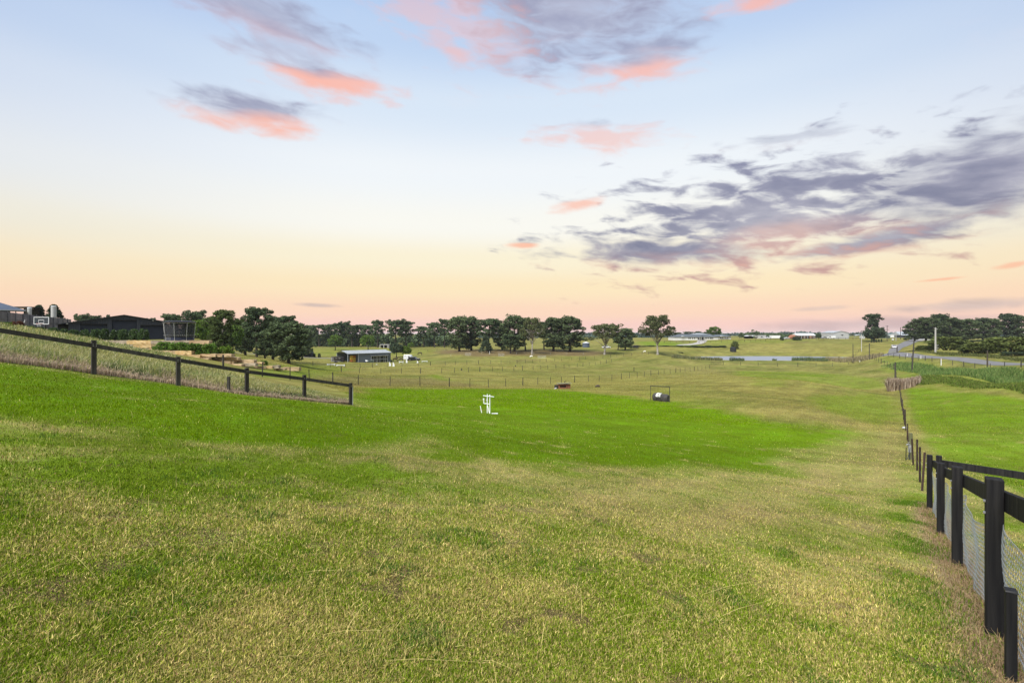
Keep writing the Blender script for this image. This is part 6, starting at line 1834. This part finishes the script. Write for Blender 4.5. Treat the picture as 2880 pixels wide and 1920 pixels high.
# ================================================================== LONG WHITE HOUSE
def hip(mb, x0, x1, y0, y1, ze, zr, inset=None):
    d = (y1 - y0) / 2; ins = inset if inset is not None else d
    ym = (y0 + y1) / 2
    mb.add([(x0, y0, ze), (x1, y0, ze), (x1, y1, ze), (x0, y1, ze), (x0 + ins, ym, zr), (x1 - ins, ym, zr)], [(0, 1, 5, 4), (1, 2, 5), (2, 3, 4, 5), (3, 0, 4), (3, 2, 1, 0)])
    return mb
def long_house():
    Y = 330; s = Y / F
    r0 = Vector(((1975 - CX) * s, Y, -(956.5 - HZ) * s))
    t = thing('white_house', 'long low white house with grey hip roofs at the end of the gravel drive', 'house', r0)
    X = lambda px: (px - 1975) * s
    Z = lambda py: -(py - HZ) * s - r0.z
    D = 11
    MB().box(((X(1894) + X(2020)) / 2, D / 2, Z(947.5) / 2 - .3), (X(2020) - X(1894), D, Z(947.5) + .6)).build('wall', M['white'], t)
    MB().box(((X(2018) + X(2058)) / 2, D / 2 + .6, Z(945.8) / 2 - .3), (X(2058) - X(2018), D - 1, Z(945.8) + .6)).build('wing_wall', M['white'], t)
    hip(MB(), X(1892.5), X(2021), -.7, D + .5, Z(947.6), Z(939.5), 5.5).build('roof', M['slate_roof'], t)
    hip(MB(), X(2009), X(2059.5), -.2, D + .5, Z(945.9), Z(941.2), 3.8).build('wing_roof', M['slate_roof'], t)
    hip(MB(), X(1958), X(2013), 6, D + 8, Z(941), Z(936.6), 5).build('rear_roof', M['zinc'], t)
    for a, b in ((1894, 1910.5), (1912, 1928)):
        g = MB().box(((X(a) + X(b)) / 2, -.04, Z(951.8)), (X(b) - X(a) - .3, .1, Z(948.8) - Z(955.5))).build('garage_door', M['white'], t)
        for k in range(3): MB().box(((X(a) + X(b)) / 2, -.1, Z(950 + k * 1.6)), (X(b) - X(a) - .4, .03, .05)).build('groove', M['offwhite'], g)
    def win(px, w, py0, py1, y=-.03):
        f = MB().box((X(px), y, (Z(py0) + Z(py1)) / 2), (w, .08, Z(py0) - Z(py1))).build('window', M['white'], t)
        MB().box((X(px), y - .05, (Z(py0) + Z(py1)) / 2), (w - .16, .04, Z(py0) - Z(py1) - .16)).build('pane', M['glass'], f)
    for px in (1937.5, 1941.5, 1948, 1953.5, 1983, 1988, 1993, 1998, 2000.5, 2004.5): win(px, .8, 948.8, 953.2)
    for px in (2013, 2017.5, 2027, 2031.5, 2041.5, 2046): win(px, .85, 947, 951.8, .08)
    MB().prism([(X(1960), Z(947.6)), (X(1969), Z(943.3)), (X(1979), Z(947.6))], -3.0, .4).build('porch_roof', M['slate_roof'], t)
    for px in (1962, 1968, 1977): MB().box((X(px), -2.8, Z(947.6) / 2), (.25, .25, Z(947.6))).build('porch_column', M['offwhite'], t)
    MB().box((X(1974.5), -.1, Z(951.5)), (1.2, .1, Z(948) - Z(955.5))).build('door', M['dark_timber'], t)
    MB().box((X(1965), -.1, Z(951.5)), (1.2, .1, Z(948) - Z(954))).build('window', M['glass'], t)
    MB().prism([(X(1915), Z(947.0)), (X(1920), Z(943.8)), (X(1925), Z(947.0))], -1.2, 2).build('gablet', M['zinc'], t)
    MB().prism([(X(2024), Z(946.2)), (X(2030), Z(943.8)), (X(2036), Z(946.2))], -.8, 2).build('gablet', M['zinc'], t)
long_house()

# ================================================================== FARM SHEDS ON THE RISE
def gable(label, name, px0, px1, Y, py_eave, py_ridge, py_base, wall, roof, D=9, along='front', extra=None, cat='shed'):
    s = Y / F; pc = (px0 + px1) / 2
    r0 = Vector(((pc - CX) * s, Y, -(py_base - HZ) * s))
    t = thing(name, label, cat, r0)
    w = (px1 - px0) * s / 2; ze = (py_base - py_eave) * s; zr = (py_base - py_ridge) * s
    if along == 'front':   # gable faces camera
        MB().prism([(-w, -.8), (w, -.8), (w, ze), (0, zr), (-w, ze)], 0, D).build('wall', wall, t)
        rf = MB()
        for sg in (-1, 1):
            a = (sg * (w + .2), ze + .02 - .1); b = (0, zr + .06)
            rf.add([(a[0], -.3, a[1]), (b[0], -.3, b[1]), (b[0], D + .2, b[1]), (a[0], D + .2, a[1]), (a[0], -.3, a[1] + .1), (b[0], -.3, b[1] + .1), (b[0], D + .2, b[1] + .1), (a[0], D + .2, a[1] + .1)],
                   [(3, 2, 1, 0), (4, 5, 6, 7), (0, 1, 5, 4), (2, 3, 7, 6), (3, 0, 4, 7)])
        rf.build('roof', roof, t)
    else:
        MB().box((0, D / 2, ze / 2 - .4), (2 * w, D, ze + .8)).build('wall', wall, t)
        MB().add([(-w - .2, -.4, ze), (w + .2, -.4, ze), (w + .2, D / 2, zr), (-w - .2, D / 2, zr), (w + .2, D + .4, ze), (-w - .2, D + .4, ze)], [(0, 1, 2, 3), (3, 2, 4, 5), (1, 4, 2), (5, 0, 3)]).build('roof', roof, t)
    return t, s, r0, w, ze, zr
pale_clad = material('pale_grey_cladding', (0.36, 0.37, 0.37), 0.5, 0.08, .5)
t, s, r0, w, ze, zr = gable('pale grey gabled shed with a dark bird-shaped emblem on its end wall', 'gabled_shed', 2345, 2387, 336, 935.5, 931, 951, pale_clad, M['zinc'], 14)
# emblem: spread-winged dark mark
ec = Vector((.6, -.06, ze * .55))
MB().add([ec + Vector(v) for v in ((-.95, 0, .5), (-.5, 0, .3), (-.25, 0, .42), (0, 0, .3), (.2, 0, .75), (.3, 0, .35), (.65, 0, .35), (1.0, 0, .5), (.75, 0, -.05), (.3, 0, -.2), (.15, 0, -.75), (-.15, 0, -.25), (-.6, 0, .0))],
         [tuple(range(13))]).build('emblem', M['black'], t)
def carport(px0, px1, label):
    Y = 338; s = Y / F
    r0 = Vector((((px0 + px1) / 2 - CX) * s, Y, -(952.5 - HZ) * s))
    t = thing('carport', label, 'carport', r0, 0, 'white roofed carports'); w = (px1 - px0) * s
    MB().prism([(-w / 2, 1.9), (-w * .35, 2.25), (0, 2.4), (w * .35, 2.25), (w / 2, 1.9), (w * .35, 2.05), (0, 2.2), (-w * .35, 2.05)], -1, 5).build('roof', M['white'], t)
    for x in (-w * .47, w * .47):
        for y in (-.8, 4.5): MB().box((x, y, .95), (.12, .12, 1.95)).build('post', M['black'], t)
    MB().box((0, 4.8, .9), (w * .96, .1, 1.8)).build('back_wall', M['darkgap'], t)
carport(2102, 2114.5, 'left of two small carports with white curved roofs')
carport(2115, 2127, 'right of two small carports with white curved roofs')
def cabin(px0, px1, py0, label, mat, Y=338, name='site_cabin', base=952.5, cat='cabin'):
    s = Y / F; r0 = Vector((((px0 + px1) / 2 - CX) * s, Y, -(base - HZ) * s)); w = (px1 - px0) * s; h = (base - py0) * s
    t = thing(name, label, cat, r0)
    MB().box((0, 1.5, h / 2 - .2), (w, 3, h + .2)).build('body', mat, t, bevel=.05)
    MB().box((0, 1.5, h - .06), (w + .15, 3.2, .1)).build('roof', M['offwhite'], t)
    MB().box((-w * .2, -.02, h * .55), (min(.9, w * .25), .05, .7)).build('window', M['glass'], t)
    MB().box((w * .25, -.02, h * .42), (min(.85, w * .25), .05, h * .8)).build('door', M['offwhite'], t)
cabin(2128.5, 2137, 943.5, 'small white site cabin right of the carports', M['offwhite'])
cabin(2137.5, 2155, 942.0, 'larger pale site cabin right of the small white one', pale_clad)
def container(px0, px1, py0, py1, Y, label):
    s = Y / F; r0 = Vector((((px0 + px1) / 2 - CX) * s, Y, -(py1 - HZ) * s)); w = (px1 - px0) * s; h = (py1 - py0) * s
    t = thing('container', label, 'container', r0)
    m = MB(); ribbed(m, -w / 2, w / 2, 0, lambda x: h, .1, .28, .04); m.add([(-w / 2, 0, h), (w / 2, 0, h), (w / 2, 2.4, h), (-w / 2, 2.4, h)], [(0, 1, 2, 3)])
    m.add([(-w / 2, 0, .1), (-w / 2, 2.4, .1), (-w / 2, 2.4, h), (-w / 2, 0, h)], [(3, 2, 1, 0)]).add([(w / 2, 0, .1), (w / 2, 2.4, .1), (w / 2, 2.4, h), (w / 2, 0, h)], [(0, 1, 2, 3)])
    m.build('shell', M['white'], t)
    fr = MB()
    for x in (-w / 2, w / 2): fr.box((x, -.02, h / 2), (.15, .12, h))
    for z in (.08, h): fr.beam((-w / 2, -.02, z), (w / 2, -.02, z), .12, .14)
    fr.build('frame', M['offwhite'], t)
container(2169, 2194.5, 943, 951, 338, 'white shipping container right of the site cabins')
# hut with verandah
t, s, r0, w, ze, zr = gable('brown hut with white verandah roof behind the flat-topped bush', 'hut', 2244, 2294, 338, 943, 937, 952, M['brown_wall'], M['white'], 8, 'side', cat='hut')
MB().beam((-w, -2.2, ze - .1), (w * .85, -2.2, ze - .1), 2.2, .1).build('verandah_roof', M['offwhite'], t)
for x in (-.9, -.55, -.2, .15, .5, .8): MB().box((x * w, -3.1, ze / 2 - .1), (.18, .18, ze)).build('verandah_post', M['offwhite'], t)
for x in (-.6, .1): MB().box((x * w, -.03, ze * .5), (1.6, .08, 1.2)).build('window', M['glass'], t)
MB().box((.42 * w, -.03, ze * .45), (1.1, .08, ze * .85)).build('door', M['orange'], t)
t = thing('earth_heap', 'orange-brown heap beside the hut with verandah', 'heap', gp(2226, 336))
MB().tube([(-3, 0, .1), (-1.8, 0, .6), (0, .2, 1.3), (1.6, 0, 1.4), (2.8, 0, .5)], [.3, 1.0, 1.7, 1.6, .5], 9).build('earth', M['brick'], t)
# sail roof and small white sheds
t = thing('shade_sail', 'low white shade roof right of the grey gabled shed', 'shade roof', gp(2400, 338))
MB().add([(-3, 0, 3.0), (1, -1, 2.4), (5.5, 0, 2.9), (5.5, 3, 2.9), (1, 3.4, 2.4), (-3, 3, 3.0)], [(0, 1, 4, 5), (1, 2, 3, 4)]).build('sail', M['white'], t)
for x in (-3, 1, 5.5): MB().box((x, 0, 1.3), (.12, .12, 2.9)).build('post', M['offwhite'], t)
cabin(2426, 2433, 944.5, 'small white box shed right of the shade roof', M['white'], 340, 'box_shed', 952)
gable('dull green shed half hidden behind the ragged tree', 'green_shed', 2471, 2504, 345, 944.5, 941, 951, M['green_shed'], M['green_shed'], 7, 'side')
container(2442, 2462, 943.5, 949, 350, 'pale container under the ragged tree')
container(2499, 2515, 941, 949, 352, 'white container behind the green shed')
# house at the end of the road
t, s, r0, w, ze, zr = gable('house with pale pyramid roof and white porch at the top of the road', 'house', 2533, 2588, 352, 942.5, 932.5, 951, M['cladding'], M['zinc'], 10, 'side', cat='house')
MB().prism([(-.3 - 1.6, ze - .1), (-.3, ze + 1.0), (-.3 + 1.6, ze - .1)], -2.2, .2).build('porch_gable', M['slate_roof'], t)
for x in (-1.7, 1.1): MB().box((x, -2.0, ze / 2 - .1), (.35, .35, ze)).build('porch_column', M['offwhite'], t)
for x in (-4.5, 3, 5): MB().box((x, -.04, ze * .55), (1.2, .08, 1.0)).build('window', M['glass'], t)
MB().box((-.3, -.04, ze * .45), (1.0, .08, ze * .85)).build('door', M['darkgap'], t)
gable('dark long stable roof between the power poles', 'stable', 2478, 2540, 362, 940.5, 936, 950, M['cladding_dark'], M['green_shed'], 8, 'side', cat='stable')
t = thing('entrance_wall', 'low white entrance wall under the trees at the top of the road', 'wall', gp(2600, 318))
MB().box((0, 0, .35), (14, .25, .9)).build('wall', M['offwhite'], t)
for x in (-7, 0, 7): MB().box((x, 0, .6), (.5, .5, 1.5)).build('pillar', M['offwhite'], t)
cabin(2640, 2668, 941, 'pale shed behind the trunks beyond the road', M['offwhite'], 345, 'shed', 952, 'shed')
for i in range(5):
    px = 2451 + i * 7
    tree('bush_dark', i % 3, px, 290, 952.5, 4, f'{ORD[i]} from the left of five tiny dark shrubs below the ragged tree', 'tiny shrubs below the ragged tree', 'shrub', 'shrub')
t = thing('letterbox', 'white letterbox at the road corner left of the white car', 'letterbox', gp(2511, 296))
MB().box((0, 0, .45), (.2, .2, 1.0)).build('stand', M['dark_timber'], t); MB().box((0, 0, 1.15), (.9, .5, .8)).build('box', M['white'], t, bevel=.05)

# ================================================================== POLES
def pole(name, px, Y, top_py, r, mat, label, lean=0.0, arms=(), cat='pole'):
    b = gp(px, Y); h = -(top_py - HZ) / F * Y - b.z
    t = thing(name, label, cat, b)
    MB().tube([(0, 0, -.4), (lean * h, 0, h)], [r, r * .8], 9).build('shaft', mat, t)
    for z, L_ in arms:
        MB().beam((lean * z * h - L_ / 2, 0, z * h), (lean * z * h + L_ / 2, 0, z * h), .12, .12).build('crossarm', mat, t)
        for x in (-L_ / 2 + .1, L_ / 2 - .1): MB().tube([(x + lean * z * h, 0, z * h), (x + lean * z * h, 0, z * h + .3)], .06, 6).build('insulator', M['offwhite'], t)
    return t, h
t, h = pole('power_pole', 2631, 150, 921, .25, M['concrete'], 'thick pale concrete power pole beyond the road', 0, (), 'power pole')
for z, x in ((.13, .5), (.19, .65), (.25, .5), (.3, .7), (.37, -.5), (.97, -.7), (.93, .5)): MB().beam((0, -.1, h * z), (x, -.3, h * z + .1), .08, .08).build('bracket', M['offwhite'], t)
pole('power_pole', 2495, 300, 915, .18, M['bark'], 'thin power pole with two crossarms right of the ragged tree', 0, ((.95, 2.6), (.72, 2.6)), 'power pole')
pole('power_pole', 2533, 330, 920, .2, M['bark'], 'power pole above the dark stable roof', 0, (), 'power pole')
pole('power_pole', 2520, 305, 931, .22, M['concrete'], 'short pale pole at the top of the road', 0, (), 'power pole')
pole('timber_pole', 2564, 116, 958, .16, M['dark_timber'], 'dark leaning timber pole on the near side of the road', .075)
pole('timber_pole', 2445, 182, 966, .16, M['dark_timber'], 'dark timber pole at the road bend')
pole('timber_pole', 2399, 194, 967, .14, M['dark_timber'], 'thin dark pole left of the road bend')
pole('timber_pole', 2777, 104, 985, .15, M['old_post'], 'thin timber pole beside the straight stretch of road')
pole('timber_pole', 2523, 192, 974, .2, M['old_post'], 'short post on the inside of the road bend')
pole('light_pole', 2423, 240, 939, .16, M['concrete'], 'pale green-grey pole left of the road bend')
pole('timber_pole', 2518, 108, 1018, .16, M['dark_timber'], 'dark post above the dead reed clump')
for px, Y, h, lab in ((2647, 118, 1.75, 'nearest and tallest white guide post by the road'), (2590, 138, .9, 'middle white guide post by the road'), (2552, 150, .9, 'farthest of three white guide posts by the road')):
    t = thing('guide_post', lab, 'guide post', gp(px, Y), 0, 'white guide posts')
    MB().box((0, 0, h / 2 - .1), (.16, .06, h + .2)).build('post', M['white'], t)
    MB().box((0, -.035, h - .2), (.12, .02, .1)).build('reflector', M['red'], t)

# ================================================================== evening haze
def haze():
    m = bpy.data.materials.new('haze_air'); m.use_nodes = True
    nt = m.node_tree; nt.nodes.clear()
    v = nt.nodes.new('ShaderNodeVolumePrincipled')
    v.inputs['Color'].default_value = (0.86, 0.90, 0.95, 1); v.inputs['Density'].default_value = 0.00008; v.inputs['Anisotropy'].default_value = 0.0
    o = nt.nodes.new('ShaderNodeOutputMaterial'); nt.links.new(v.outputs[0], o.inputs['Volume'])
    mb = MB(); mb.box((0, 3600, 1.5), (15000, 7400, 32))
    tag(mb.build('haze', m), 'thin pale evening haze over the valley', 'haze', kind='stuff')
haze()
